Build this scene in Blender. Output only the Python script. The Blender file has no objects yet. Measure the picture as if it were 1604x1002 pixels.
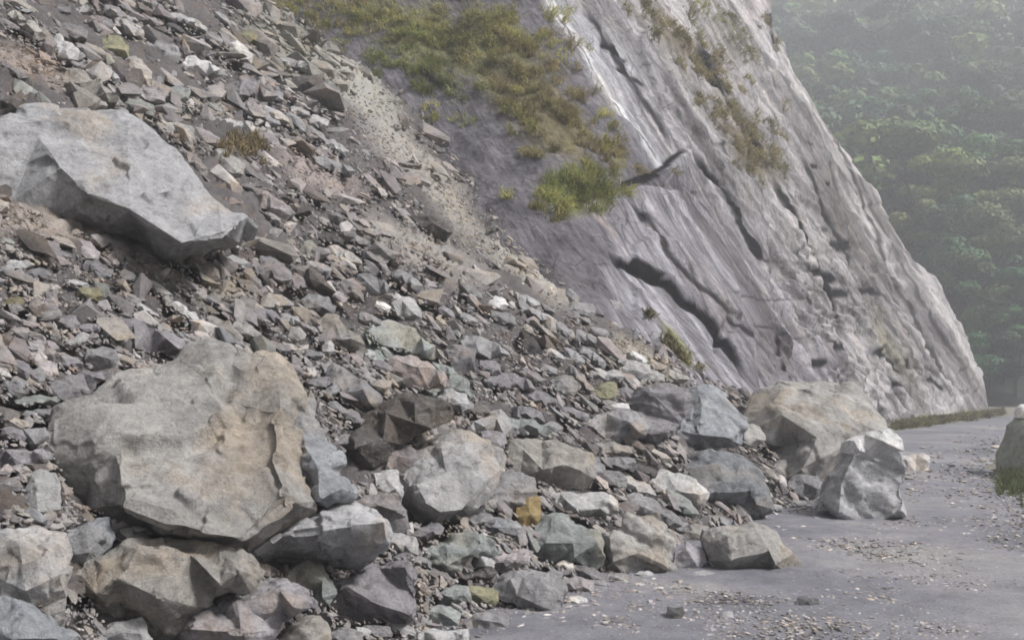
import bpy, bmesh, math, random
import numpy as np
from mathutils import Vector
from mathutils.geometry import delaunay_2d_cdt
R = math.radians
C = bpy.context.scene.collection
sc = bpy.context.scene

# ------------------------------------------------------------------ camera
CW, CH, F, HY, CAMZ = 1604.0, 1002.0, 1500.0, 600.0, 1.7
cam = bpy.data.cameras.new('camera'); cam_o = bpy.data.objects.new('camera', cam); C.objects.link(cam_o)
cam_o.location = (0, 0, CAMZ); cam_o.rotation_euler = (R(90), 0, 0)
cam.sensor_width = 36.0; cam.lens = 36.0 * F / CW; cam.shift_y = (HY - CH / 2) / CW
cam.clip_start = 0.05; cam.clip_end = 3000
sc.camera = cam_o
# ------------------------------------------------------------------ light
SUN_EL, SUN_AZ = 50, 104          # azimuth measured from +Y towards +X
w = bpy.data.worlds.new('World'); sc.world = w; w.use_nodes = True
nt = w.node_tree; nt.nodes.clear()
sky = nt.nodes.new('ShaderNodeTexSky'); sky.sky_type = 'NISHITA'; sky.sun_disc = False
sky.sun_elevation = R(SUN_EL); sky.sun_rotation = R(SUN_AZ); sky.dust_density = 4; sky.air_density = 1.0
hs = nt.nodes.new('ShaderNodeHueSaturation'); hs.inputs['Saturation'].default_value = 0.28
bg = nt.nodes.new('ShaderNodeBackground'); bg.inputs[1].default_value = 0.055
wo = nt.nodes.new('ShaderNodeOutputWorld')
nt.links.new(sky.outputs[0], hs.inputs['Color']); nt.links.new(hs.outputs[0], bg.inputs[0]); nt.links.new(bg.outputs[0], wo.inputs[0])
sun = bpy.data.lights.new('sun', 'SUN'); sun.energy = 3.3; sun.angle = R(15); sun.color = (1.0, 0.975, 0.965)
sun_o = bpy.data.objects.new('sun', sun); C.objects.link(sun_o)
sd = Vector((math.sin(R(SUN_AZ)) * math.cos(R(SUN_EL)), math.cos(R(SUN_AZ)) * math.cos(R(SUN_EL)), math.sin(R(SUN_EL))))
sun_o.rotation_euler = (-sd).to_track_quat('-Z', 'Y').to_euler()
sc.view_settings.view_transform = 'Standard'; sc.view_settings.look = 'None'
sc.view_settings.exposure = 0.98; sc.view_settings.gamma = 1
sc.cycles.use_denoising = True
sc.cycles.max_bounces = 6; sc.cycles.diffuse_bounces = 3; sc.cycles.volume_bounces = 1; sc.cycles.transparent_max_bounces = 6
sc.cycles.volume_max_steps = 64
sc.cycles.filter_width = 1.8

# ------------------------------------------------------------------ numpy noise
def _h(ix, iy, iz, seed):
    n = (ix.astype(np.int64) * 374761393 + iy.astype(np.int64) * 668265263 + iz.astype(np.int64) * 2147483647 + seed * 1274126177) & 0xffffffff
    n = ((n ^ (n >> 13)) * 1274126177) & 0xffffffff
    n = ((n ^ (n >> 16)) * 2246822519) & 0xffffffff
    return ((n ^ (n >> 15)) & 0xffff) / 32767.5 - 1.0
def vnoise(P, seed=0):
    i = np.floor(P).astype(np.int64); f = P - i; f = f * f * f * (f * (f * 6 - 15) + 10)
    o = 0
    for dx in (0, 1):
        wx = f[..., 0] if dx else 1 - f[..., 0]
        for dy in (0, 1):
            wy = f[..., 1] if dy else 1 - f[..., 1]
            for dz in (0, 1):
                wz = f[..., 2] if dz else 1 - f[..., 2]
                o = o + wx * wy * wz * _h(i[..., 0] + dx, i[..., 1] + dy, i[..., 2] + dz, seed)
    return o
def fbm(P, oc=4, seed=0, gain=0.5):
    o = 0; a = 1.0; P = np.asarray(P, float)
    for k in range(oc):
        o = o + a * vnoise(P * (2.03 ** k) + 17.3 * k, seed + k); a *= gain
    return o
def worley(P, seed=0):
    """distance to nearest and second nearest jittered cell point, and a cell id value"""
    i = np.floor(P).astype(np.int64); d1 = np.full(len(P), 9.); d2 = d1.copy(); cid = np.zeros(len(P))
    for dx in (-1, 0, 1):
        for dy in (-1, 0, 1):
            for dz in (-1, 0, 1):
                c = i + np.array([dx, dy, dz])
                q = c + .5 + .45 * np.stack([_h(c[:, 0], c[:, 1], c[:, 2], seed + s) for s in (1, 2, 3)], 1)
                d = np.linalg.norm(P - q, axis=1); v = _h(c[:, 0], c[:, 1], c[:, 2], seed + 9)
                m = d < d1
                d2 = np.where(m, d1, np.minimum(d2, d)); cid = np.where(m, v, cid); d1 = np.where(m, d, d1)
    return d1, d2, cid

# ------------------------------------------------------------------ place geometry: where the slopes lie
UX, UY, TAN, KK = -0.83, 0.56, 0.75, 4.11
def xz(px, py): return (np.asarray(px, float) - CW / 2) / F, (HY - np.asarray(py, float)) / F
def inv_talus(px, py):
    x, z = xz(px, py); return (TAN * (x * UX + UY) - z) / (CAMZ + TAN * KK)
def inv_ground(px, py):
    x, z = xz(px, py); return -z / CAMZ + 0 * x
ctl = [(420, 0, .0362), (640, 170, .0412), (780, 360, .0556), (870, 430, .0588), (950, 500, .0612), (1035, 560, .0612), (1120, 605, .0608), (1200, 640, .0555),
       (1410, 668, .0264), (1545, 645, .0176), (1480, 655, .0220), (1300, 690, .0400), (1205, 0, .0200), (1290, 160, .0192), (1360, 290, .0182), (1480, 450, .0172), (1530, 600, .0174),
       (950, 300, .0475), (850, 0, .0365), (1050, 250, .0400), (1100, 350, .0385), (1250, 400, .0290), (1250, 560, .0360), (1400, 560, .0240),
       (1050, 0, .0280), (640, 0, .0362), (750, 200, .0430), (300, 200, .046), (100, -150, .040), (420, -250, .030), (850, -250, .027), (1100, -250, .0195),
       (600, 500, .060), (900, 700, .066), (1200, 800, .060), (1545, 760, .022), (1400, 760, .033)]
cp = np.array([(a / 1000., b / 1000.) for a, b, _ in ctl]); cv = np.array([c for *_, c in ctl])
def _tps(r2): return np.where(r2 > 1e-12, r2 * np.log(np.maximum(r2, 1e-12)), 0)
n_ = len(cp); A = np.zeros((n_ + 3, n_ + 3))
A[:n_, :n_] = _tps(((cp[:, None] - cp[None]) ** 2).sum(-1)) + np.eye(n_) * 2e-3
A[:n_, n_] = 1; A[:n_, n_ + 1:] = cp; A[n_, :n_] = 1; A[n_ + 1:, :n_] = cp.T
W_ = np.linalg.solve(A, np.r_[cv, 0, 0, 0])
def inv_cliff(px, py):
    q = np.stack([np.asarray(px, float).ravel() / 1000, np.asarray(py, float).ravel() / 1000], 1)
    v = _tps(((q[:, None] - cp[None]) ** 2).sum(-1)) @ W_[:n_] + W_[n_] + q @ W_[n_ + 1:]
    return v.reshape(np.shape(px))
def unproj(px, py, t):
    x, z = xz(px, py); t = np.asarray(t, float)
    return np.stack([x * t, t + 0 * x, CAMZ + z * t], -1)
BP = [(-250, 150), (0, 420), (170, 640), (360, 780), (430, 870), (500, 950), (560, 1040), (605, 1120), (640, 1200), (700, 1230), (760, 1260)]
def bound_px(py): return np.interp(py, [a for a, b in BP], [b for a, b in BP])
SIL = [(-250, 1085), (0, 1205), (40, 1211), (110, 1241), (190, 1290), (275, 1350), (310, 1371), (410, 1430), (450, 1473), (500, 1499), (560, 1524), (600, 1536), (640, 1546), (680, 1552), (760, 1560)]
def sil_px(py): return np.interp(py, [a for a, b in SIL], [b for a, b in SIL])

# ------------------------------------------------------------------ helpers
def mesh_np(name, V, T, smooth=True):
    me = bpy.data.meshes.new(name); V = np.asarray(V, np.float32); T = np.asarray(T, np.int32)
    me.vertices.add(len(V)); me.vertices.foreach_set('co', V.ravel())
    k = T.shape[1]; me.loops.add(T.size); me.loops.foreach_set('vertex_index', T.ravel())
    me.polygons.add(len(T)); me.polygons.foreach_set('loop_start', np.arange(0, T.size, k, dtype=np.int32))
    me.polygons.foreach_set('loop_total', np.full(len(T), k, np.int32))
    me.polygons.foreach_set('use_smooth', np.full(len(T), smooth)); me.update(calc_edges=True); me.validate()
    return me
def set_col(me, col, name='tint'):
    a = me.color_attributes.new(name, 'FLOAT_COLOR', 'POINT')
    c = np.ones((len(me.vertices), 4), np.float32); c[:, :3] = col; a.data.foreach_set('color', c.ravel())
def obj(name, me, m, parent=None, loc=None):
    o = bpy.data.objects.new(name, me); C.objects.link(o)
    if m is not None:
        if not me.materials: me.materials.append(m)
    if parent is not None: o.parent = parent
    if loc is not None: o.location = loc
    return o
def tag(o, label=None, cat=None, group=None, kind=None):
    if label: o['label'] = label
    if cat: o['category'] = cat
    if group: o['group'] = group
    if kind: o['kind'] = kind
    return o
def in_poly(px, py, poly):
    px = np.asarray(px, float); py = np.asarray(py, float); r = np.zeros(px.shape, bool)
    q = list(poly)
    for (x0, y0), (x1, y1) in zip(q, q[1:] + q[:1]):
        if y0 == y1: continue
        c = (y0 > py) != (y1 > py)
        r ^= c & (px < (x1 - x0) * (py - y0) / (y1 - y0) + x0)
    return r
def seg_dist(px, py, line):
    best = np.full(np.shape(px), 1e9); side = np.zeros(np.shape(px)); tt = np.zeros(np.shape(px)); L = 0; n = len(line) - 1
    for k, ((x0, y0), (x1, y1)) in enumerate(zip(line, line[1:])):
        dx, dy = x1 - x0, y1 - y0; l2 = dx * dx + dy * dy
        u = np.clip(((px - x0) * dx + (py - y0) * dy) / l2, 0, 1)
        d = np.hypot(px - x0 - u * dx, py - y0 - u * dy); s = np.sign((px - x0) * dy - (py - y0) * dx)
        m = d < best; best = np.where(m, d, best); side = np.where(m, s, side); tt = np.where(m, (k + u) / n, tt)
    return best, side, tt

# ------------------------------------------------------------------ materials
def nodes(name):
    m = bpy.data.materials.new(name); m.use_nodes = True; t = m.node_tree; t.nodes.clear()
    out = t.nodes.new('ShaderNodeOutputMaterial'); b = t.nodes.new('ShaderNodeBsdfPrincipled'); t.links.new(b.outputs[0], out.inputs[0])
    def N(k, **kw):
        n = t.nodes.new('ShaderNode' + k)
        for a, v in kw.items():
            if a in n.inputs.keys() if hasattr(n.inputs, 'keys') else False: n.inputs[a].default_value = v
            else: setattr(n, a, v)
        return n
    return m, t, b, N
def noise(t, N, co, scale, det=4, rough=.6, dist=0):
    n = N('TexNoise'); n.inputs['Scale'].default_value = scale; n.inputs['Detail'].default_value = det
    n.inputs['Roughness'].default_value = rough; n.inputs['Distortion'].default_value = dist; t.links.new(co, n.inputs['Vector']); return n
def ramp(t, N, src, pts):
    r = N('ValToRGB'); e = r.color_ramp.elements
    while len(e) < len(pts): e.new(.5)
    for k, (p, c) in enumerate(pts): e[k].position = p; e[k].color = (c, c, c, 1) if not isinstance(c, tuple) else (*c, 1)
    t.links.new(src, r.inputs[0]); return r
def mult(t, N, a, b, fac=1, mode='MULTIPLY'):
    m = N('Mix', data_type='RGBA', blend_type=mode); m.inputs[0].default_value = fac
    t.links.new(a, m.inputs[6])
    if isinstance(b, tuple): m.inputs[7].default_value = (*b, 1)
    else: t.links.new(b, m.inputs[7])
    return m.outputs[2]
def rock_material(name, source, sc_=1.0, vein=True, rough=.75, wm=.55):
    m, t, b, N = nodes(name)
    tc = N('TexCoord'); co = tc.outputs['Object']
    if source == 'object':
        oi = N('ObjectInfo'); base = oi.outputs['Color']
        ad = N('VectorMath', operation='ADD'); sh = N('VectorMath', operation='SCALE'); cb = N('CombineXYZ')
        for k in range(3): t.links.new(oi.outputs['Random'], cb.inputs[k])
        sh.inputs['Scale'].default_value = 37.0; t.links.new(cb.outputs[0], sh.inputs[0])
        t.links.new(co, ad.inputs[0]); t.links.new(sh.outputs[0], ad.inputs[1]); co = ad.outputs[0]
    else:
        at = N('Attribute', attribute_name='tint'); base = at.outputs['Color']
    n1 = noise(t, N, co, 2.6 * sc_, 6, .68, .3); n2 = noise(t, N, co, 14 * sc_, 7, .75); n3 = noise(t, N, co, 60 * sc_, 4, .75)
    c = mult(t, N, base, ramp(t, N, n1.outputs[0], [(.3, .66), (.5, .98), (.72, 1.28)]).outputs[0])
    c = mult(t, N, c, ramp(t, N, n2.outputs[0], [(.32, .68), (.5, 1.0), (.68, 1.22)]).outputs[0])
    c = mult(t, N, c, ramp(t, N, n3.outputs[0], [(.3, .84), (.6, 1.08)]).outputs[0])
    n4 = noise(t, N, co, 1.1 * sc_, 5, .6, .6)
    wr = ramp(t, N, n4.outputs[0], [(.52, 0.0), (.66, wm)])
    warm = mult(t, N, c, (1.18, .98, .74)); mx = N('Mix', data_type='RGBA'); t.links.new(wr.outputs[0], mx.inputs[0]); t.links.new(c, mx.inputs[6]); t.links.new(warm, mx.inputs[7]); c = mx.outputs[2]
    if vein:
        mp = N('Mapping'); mp.inputs['Rotation'].default_value = (.5, .9, .3); mp.inputs['Scale'].default_value = (1, 1, 2.6); t.links.new(co, mp.inputs[0])
        nv = noise(t, N, mp.outputs[0], 2.0 * sc_, 5, .55, 1.6)
        sb = N('Math', operation='SUBTRACT'); sb.inputs[1].default_value = .5; t.links.new(nv.outputs[0], sb.inputs[0])
        ab = N('Math', operation='ABSOLUTE'); t.links.new(sb.outputs[0], ab.inputs[0])
        vr = ramp(t, N, ab.outputs[0], [(0.0, .30), (.010, 0.0)])
        mx = N('Mix', data_type='RGBA'); t.links.new(vr.outputs[0], mx.inputs[0]); t.links.new(c, mx.inputs[6]); mx.inputs[7].default_value = (.50, .49, .47, 1); c = mx.outputs[2]
    if vein:
        nk = noise(t, N, co, 2.2 * sc_, 6, .62, .2); s2 = N('Math', operation='SUBTRACT'); s2.inputs[1].default_value = .5; t.links.new(nk.outputs[0], s2.inputs[0])
        a2 = N('Math', operation='ABSOLUTE'); t.links.new(s2.outputs[0], a2.inputs[0]); kr = ramp(t, N, a2.outputs[0], [(0.0, .5), (.006, 0.0)])
        mk = ramp(t, N, n1.outputs[0], [(.46, 0.0), (.56, 1.0)]); ml = N('Math', operation='MULTIPLY'); t.links.new(kr.outputs[0], ml.inputs[0]); t.links.new(mk.outputs[0], ml.inputs[1])
        mx = N('Mix', data_type='RGBA'); t.links.new(ml.outputs[0], mx.inputs[0]); t.links.new(c, mx.inputs[6]); mx.inputs[7].default_value = (.045, .04, .04, 1); c = mx.outputs[2]
    t.links.new(c, b.inputs['Base Color']); b.inputs['Roughness'].default_value = rough; b.inputs['Specular IOR Level'].default_value = .10
    bm1 = N('Bump'); bm1.inputs['Strength'].default_value = .8; bm1.inputs['Distance'].default_value = .05 / sc_; t.links.new(n2.outputs[0], bm1.inputs['Height'])
    bm2 = N('Bump'); bm2.inputs['Strength'].default_value = .6; bm2.inputs['Distance'].default_value = .012 / sc_; t.links.new(n3.outputs[0], bm2.inputs['Height']); t.links.new(bm1.outputs[0], bm2.inputs['Normal'])
    t.links.new(bm2.outputs[0], b.inputs['Normal'])
    return m
M_ROCK = rock_material('boulder_rock', 'object', 1.0)
M_STONE = rock_material('scree_stone', 'attr', 2.5, vein=False)
M_CLIFF = rock_material('cliff_rock', 'attr', .55, vein=False, rough=.8, wm=.2)
M_SOIL = rock_material('slope_grit', 'attr', 3.6, vein=False, rough=.9)
t = M_CLIFF.node_tree; b = [n for n in t.nodes if n.type == 'BSDF_PRINCIPLED'][0]        # fine bedding streaks running down the dip
def NN(k, **kw):
    n = t.nodes.new('ShaderNode' + k)
    for a_, v_ in kw.items(): setattr(n, a_, v_)
    return n
co = NN('TexCoord').outputs['Object']; cb = NN('CombineXYZ')
dip = Vector((.60, -.42, -.68)).normalized(); nv = Vector((.70, -.47, .53)).normalized(); sv = dip.cross(nv).normalized()
for k, (v_, f_) in enumerate(((sv, 5.5), (nv, 5.5), (dip, .42))):
    d_ = NN('VectorMath', operation='DOT_PRODUCT'); d_.inputs[1].default_value = v_ * f_; t.links.new(co, d_.inputs[0]); t.links.new(d_.outputs['Value'], cb.inputs[k])
ns = noise(t, NN, cb.outputs[0], 1.0, 7, .68, .15); r_ = ramp(t, NN, ns.outputs[0], [(.30, .58), (.46, .95), (.56, 1.05), (.72, 1.42)])
vo = NN('TexVoronoi', feature='DISTANCE_TO_EDGE'); mp_ = NN('VectorMath', operation='MULTIPLY'); mp_.inputs[1].default_value = (.28, .28, 1.5); t.links.new(cb.outputs[0], mp_.inputs[0]); t.links.new(mp_.outputs[0], vo.inputs['Vector']); vo.inputs['Scale'].default_value = 1.0
rv = ramp(t, NN, vo.outputs['Distance'], [(0.0, .35), (.016, 1.0)])
c_ = mult(t, NN, mult(t, NN, b.inputs['Base Color'].links[0].from_socket, r_.outputs[0]), rv.outputs[0], .8); t.links.new(c_, b.inputs['Base Color'])
bb = NN('Bump'); bb.inputs['Strength'].default_value = .9; bb.inputs['Distance'].default_value = .12; t.links.new(ns.outputs[0], bb.inputs['Height']); t.links.new(b.inputs['Normal'].links[0].from_socket, bb.inputs['Normal']); t.links.new(bb.outputs[0], b.inputs['Normal'])
def road_material():
    m, t, b, N = nodes('dusty_road'); co = N('TexCoord').outputs['Object']
    n1 = noise(t, N, co, .35, 5, .6, .5); n2 = noise(t, N, co, 3.0, 6, .7); n3 = noise(t, N, co, 40, 5, .75)
    c = ramp(t, N, n1.outputs[0], [(.34, (.12, .121, .138)), (.5, (.162, .16, .178)), (.66, (.23, .222, .222))]).outputs[0]
    c = mult(t, N, c, ramp(t, N, n2.outputs[0], [(.3, .72), (.5, 1.0), (.7, 1.2)]).outputs[0])
    c = mult(t, N, c, ramp(t, N, n3.outputs[0], [(.3, .7), (.65, 1.25)]).outputs[0])
    t.links.new(c, b.inputs['Base Color'])
    rr = ramp(t, N, n1.outputs[0], [(.35, .45), (.6, .85)]); t.links.new(rr.outputs[0], b.inputs['Roughness'])
    bu = N('Bump'); bu.inputs['Strength'].default_value = .5; bu.inputs['Distance'].default_value = .02; t.links.new(n3.outputs[0], bu.inputs['Height'])
    b2 = N('Bump'); b2.inputs['Strength'].default_value = .5; b2.inputs['Distance'].default_value = .06; t.links.new(n2.outputs[0], b2.inputs['Height']); t.links.new(bu.outputs[0], b2.inputs['Normal'])
    t.links.new(b2.outputs[0], b.inputs['Normal']); return m
M_ROAD = road_material()
def earth_material(name, c0, c1, s=1.0):
    m, t, b, N = nodes(name); co = N('TexCoord').outputs['Object']
    n1 = noise(t, N, co, .5 * s, 6, .65); n3 = noise(t, N, co, 12 * s, 5, .75)
    c = ramp(t, N, n1.outputs[0], [(.35, c0), (.65, c1)]).outputs[0]
    c = mult(t, N, c, ramp(t, N, n3.outputs[0], [(.3, .65), (.65, 1.25)]).outputs[0]); t.links.new(c, b.inputs['Base Color']); b.inputs['Roughness'].default_value = .95
    bu = N('Bump'); bu.inputs['Strength'].default_value = .6; bu.inputs['Distance'].default_value = .1; t.links.new(n3.outputs[0], bu.inputs['Height']); t.links.new(bu.outputs[0], b.inputs['Normal'])
    return m
M_GROUND = earth_material('verge_earth', (.12, .12, .09), (.22, .21, .17))
M_HILL = earth_material('forest_floor', (.012, .018, .01), (.03, .035, .02), .5)
def leaf_material(name, src='object', trans=.12):
    m, t, b, N = nodes(name)
    if src == 'object': base = N('ObjectInfo').outputs['Color']
    else: base = N('Attribute', attribute_name='tint').outputs['Color']
    co = N('TexCoord').outputs['Object']; n1 = noise(t, N, co, .9, 4, .6)
    c = mult(t, N, base, ramp(t, N, n1.outputs[0], [(.3, .6), (.5, 1.0), (.7, 1.45)]).outputs[0])
    t.links.new(c, b.inputs['Base Color']); b.inputs['Roughness'].default_value = .6; b.inputs['Specular IOR Level'].default_value = .2
    tr = N('BsdfTranslucent'); t.links.new(c, tr.inputs[0]); mx = N('MixShader'); mx.inputs[0].default_value = trans
    out = [n for n in t.nodes if n.type == 'OUTPUT_MATERIAL'][0]
    t.links.new(b.outputs[0], mx.inputs[1]); t.links.new(tr.outputs[0], mx.inputs[2]); t.links.new(mx.outputs[0], out.inputs[0]); return m
M_LEAF = leaf_material('tree_leaves', 'object'); M_LEAF2 = leaf_material('wood_leaves', 'attr'); M_GRASS = leaf_material('grass_blades', 'attr', .3)
M_BARK = earth_material('bark', (.04, .032, .025), (.09, .075, .06), 2)

# linear base colours of the rocks
TN = dict(grey=(.265, .255, .262), pale=(.40, .385, .38), white=(.60, .585, .57), mauve=(.235, .215, .232), tan=(.33, .295, .245), brown=(.155, .13, .115),
          green=(.25, .28, .262), blue=(.235, .255, .285), dark=(.095, .09, .095), pink=(.38, .32, .32), ochre=(.27, .205, .10), slab=(.43, .425, .44), warm=(.345, .32, .285), olive=(.22, .21, .14))
TN = {k: tuple(sum(v) / 3 + (x - sum(v) / 3) * (.5 if k not in ('ochre', 'olive') else 1) for x in v) for k, v in TN.items()}
TW = dict(grey='grey', pale='pale grey', white='whitish', mauve='mauve-grey', tan='tan', brown='brown', green='greenish grey', blue='bluish grey', dark='dark', pink='pinkish', ochre='ochre', slab='smooth pale', warm='warm grey', olive='olive-grey')

# ================================================================== STRUCTURE
# ---- ground sheet, reaching the horizon
def grid_sheet(name, xs, ys, zf, m):
    X, Y = np.meshgrid(xs, ys); V = np.stack([X, Y, zf(X, Y)], -1).reshape(-1, 3); a = np.arange(X.size).reshape(X.shape)
    T = np.stack([a[:-1, :-1], a[:-1, 1:], a[1:, 1:], a[1:, :-1]], -1).reshape(-1, 4)
    o = obj(name, mesh_np(name, V, T), m); return o
xs = np.r_[np.linspace(-1500, -60, 8), np.linspace(-50, 60, 90), np.linspace(80, 1500, 10)]
ys = np.r_[np.linspace(-1500, -30, 8), np.linspace(-20, 80, 90), np.linspace(100, 2500, 12)]
g = grid_sheet('ground', xs, ys, lambda X, Y: -0.06 + 0.03 * fbm(np.stack([X * .4, Y * .4, 0 * X], -1), 3), M_GROUND)
g['kind'] = 'structure'
# ---- road: a strip between its two edges
EL = [(-3.5, -8), (-3.2, 4), (-1.5, 8), (1.2, 12), (3.2, 17), (8.2, 27), (12.6, 33.2), (17.2, 38.8), (24.4, 48.5), (34, 60), (52, 72), (90, 86)]
ER = [(5.2, -8), (5.6, 4), (6.2, 8), (7.4, 13), (8.9, 18), (13.6, 26), (17.6, 32), (22.0, 37.5), (30.5, 46.5), (41, 57), (57, 66), (93, 78)]
def poly_at(pts, s):
    p = np.array(pts, float); k = np.linspace(0, 1, len(p)); return np.stack([np.interp(s, k, p[:, 0]), np.interp(s, k, p[:, 1])], -1)
s = np.linspace(0, 1, 420); L_ = poly_at(EL, s); R_ = poly_at(ER, s)
u = np.linspace(0, 1, 70)
P = L_[:, None] * (1 - u)[None, :, None] + R_[:, None] * u[None, :, None]
e = 0.25 * fbm(np.stack([P[..., 0], P[..., 1], 0 * P[..., 0]], -1) * 1.3, 3)
P[..., 0] += e * (np.abs(u - .5) * 2)[None] ** 8
Z = 0.016 * fbm(np.stack([P[..., 0] * 1.1, P[..., 1] * 1.1, 0 * P[..., 0]], -1), 4) - .006 + .03 * (1 - (np.abs(u - .5) * 2)[None] ** 2) - 0.035 * (np.abs(u - .5) * 2)[None] ** 10
V = np.concatenate([P, Z[..., None] + .0], -1).reshape(-1, 3); a = np.arange(len(s) * len(u)).reshape(len(s), len(u))
T = np.stack([a[:-1, :-1], a[:-1, 1:], a[1:, 1:], a[1:, :-1]], -1).reshape(-1, 4)
o = obj('road', mesh_np('road', V, T), M_ROAD); o['kind'] = 'structure'

# ---- scree slope under the stones
px, py = np.meshgrid(np.r_[np.arange(-700, -60, 20), np.arange(-60, 1500, 4.5)], np.r_[np.arange(-300, -20, 15), np.arange(-20, 1040, 4.5), np.arange(1040, 1500, 20)])
inv = inv_talus(px, py); ok = inv > 1 / 42.; t = 1 / np.maximum(inv, 1 / 44.)
P = unproj(px, py, t); ok &= (P[..., 2] > -0.6) & ((px < bound_px(py) + 45) | (py > 735))
nrm = np.array([-TAN * UX, -TAN * UY, 1.]); nrm /= np.linalg.norm(nrm)
w1, w2, wid = worley((P * np.array([5.5, 5.5, 5.5])).reshape(-1, 3), 5); wl = (w1.reshape(px.shape)); wid = wid.reshape(px.shape)
dsp = .16 * fbm(P * .55, 3, 3) + .05 * fbm(P * 3.1, 4, 4) + (.35 - wl) * .10 + wid * .03 - .06
P = P + nrm * dsp[..., None]
a = np.arange(px.size).reshape(px.shape); q = ok[:-1, :-1] & ok[1:, 1:] & ok[1:, :-1] & ok[:-1, 1:]
T = np.stack([a[1:, :-1], a[1:, 1:], a[:-1, 1:], a[:-1, :-1]], -1)[q]
me = mesh_np('scree_slope', P.reshape(-1, 3), T)
col = np.array([.10, .092, .092]) * (1 + .2 * fbm(P * .8, 3, 8))[..., None]
def soft(px, py, cx, cy, rx, ry, ang):
    c, s_ = math.cos(R(ang)), math.sin(R(ang)); dx, dy = px - cx, py - cy
    return np.clip(1.6 - 1.6 * np.hypot((dx * c + dy * s_) / rx, (-dx * s_ + dy * c) / ry), 0, 1)
SOIL = [(60, 345, 150, 40, 12, (.30, .265, .235)), (230, 410, 90, 32, 25, (.24, .225, .205)), (50, 100, 95, 38, 25, (.30, .255, .225)), (500, 270, 95, 32, 25, (.27, .235, .225)),
        (660, 390, 150, 40, 28, (.255, .24, .225)), (620, 210, 120, 40, 48, (.28, .265, .25)), (700, 300, 130, 34, 52, (.27, .255, .23)), (460, 80, 120, 60, 40, (.21, .21, .18)),
        (830, 420, 120, 34, 40, (.31, .295, .265)), (350, 450, 70, 40, 20, (.235, .22, .195)), (620, 560, 140, 40, 35, (.27, .30, .285)), (1010, 570, 80, 26, 35, (.36, .34, .29)), (560, 130, 110, 45, 42, (.29, .285, .26))]
for cx, cy, rx, ry, an, cc in SOIL:
    f = soft(px, py, cx, cy, rx, ry, an)[..., None]; col = col * (1 - f) + np.array(cc) * f
set_col(me, col.reshape(-1, 3)); o = obj('scree_slope', me, M_SOIL); o['kind'] = 'structure'

# ---- the cliff
rows = np.arange(-250, 770, 1.9); s = np.r_[np.linspace(0, .985, 560), np.linspace(.987, 1, 14)]
lft = bound_px(rows) - 150 + np.clip(rows - 560, 0, 200) * .3; rgt = sil_px(rows) + 1.8 * fbm(np.stack([rows * .02, rows * 0, rows * 0], -1), 4, 3)
px = lft[:, None] * (1 - s)[None] + rgt[:, None] * s[None]; py = np.repeat(rows[:, None], len(s), 1)
t = 1 / np.maximum(inv_cliff(px, py), .012); edge = np.clip((s - .955) / .045, 0, 1)[None] ** 2.2
t = t + edge * 3.0
wr = 14; ext = np.arange(1, wr + 1)                       # the spur turns away behind its edge
px = np.concatenate([px, px[:, -1:] - .35 * ext[None] ** 1.6], 1); py = np.concatenate([py, np.repeat(rows[:, None], wr, 1)], 1)
t = np.concatenate([t, t[:, -1:] + (1.1 * ext ** 1.25)[None]], 1); S = np.r_[s, np.ones(wr)][None] + 0 * px
P = unproj(px, py, t)
Nn = np.cross(np.gradient(P, axis=1), np.gradient(P, axis=0)); Nn /= np.linalg.norm(Nn, axis=-1, keepdims=True) + 1e-9
Nn = np.where((Nn[..., 1:2] > 0), -Nn, Nn)
# along-dip coordinates: lines run down to the lower right
gx = P[..., 0] * .83 - P[..., 1] * .3 + .35 * P[..., 2]
dipx = (px - bound_px(py) * .0 - (py) * .62)              # constant along a bedding line (slab part)
far = np.clip((dipx - 870) / 130, 0, 1)                   # towards the broken buttress on the right
weath = np.clip(1 - (px - (845 + (py) * .78)) / 26, 0, 1) * (py < 300) + np.clip(1 - (px - 930) / 60, 0, 1) * (py >= 300)
weath = np.clip(weath, 0, 1)
Q = np.stack([dipx / 16., py / 210., 0 * px], -1)
D = .12 * fbm(P * .22, 3, 11)
D = D + (.018 + .06 * far) * fbm(Q * np.array([.5, 1, 1]), 5, 21, .55) + (.02 + .045 * far) * fbm(P * np.array([1.6, 1.6, .8]), 4, 31)
w1, w2, wid = worley(np.stack([dipx / (24. - 6 * far), py / 95., 0 * px + .5], -1).reshape(-1, 3), 7)
w1 = w1.reshape(px.shape); w2 = w2.reshape(px.shape); wid = wid.reshape(px.shape)
rough_zone = np.clip(soft(px, py, 1330, 470, 190, 130, 50) + soft(px, py, 1260, 570, 130, 70, 20) + soft(px, py, 1420, 600, 120, 90, 60) + .25 * far, 0, 1)
D = D + rough_zone * (.15 * wid + .08 * fbm(P * 2.2, 3, 41)) - rough_zone * .07 * np.exp(-((w2 - w1) / .08) ** 2)
w1b, w2b, widb = worley(np.stack([dipx / 75., py / 170., 0 * px + .5], -1).reshape(-1, 3), 13)
D = D + .10 * (1 - weath) * widb.reshape(px.shape)
wv = fbm(np.stack([px / 260., py / 260., 0 * px], -1), 3, 15); wv2 = fbm(np.stack([px / 90., py / 90., 0 * px + 4], -1), 3, 16)
saw1 = (dipx / 52. + 1.1 * wv) % 1.0; saw2 = (dipx / 17. + 1.6 * wv2) % 1.0; saw3 = ((py - .35 * px) / 60. + 1.5 * wv2) % 1.0
D = D + far * (.26 * (saw1 - .5) + .11 * (saw2 - .5)) + (1 - far) * (1 - weath) * .06 * (saw1 - .5) + rough_zone * (.05 * (saw3 - .5) + .12 * (saw2 - .5))
D = D + weath * (.11 * fbm(P * 1.1, 5, 51, .55))
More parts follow.
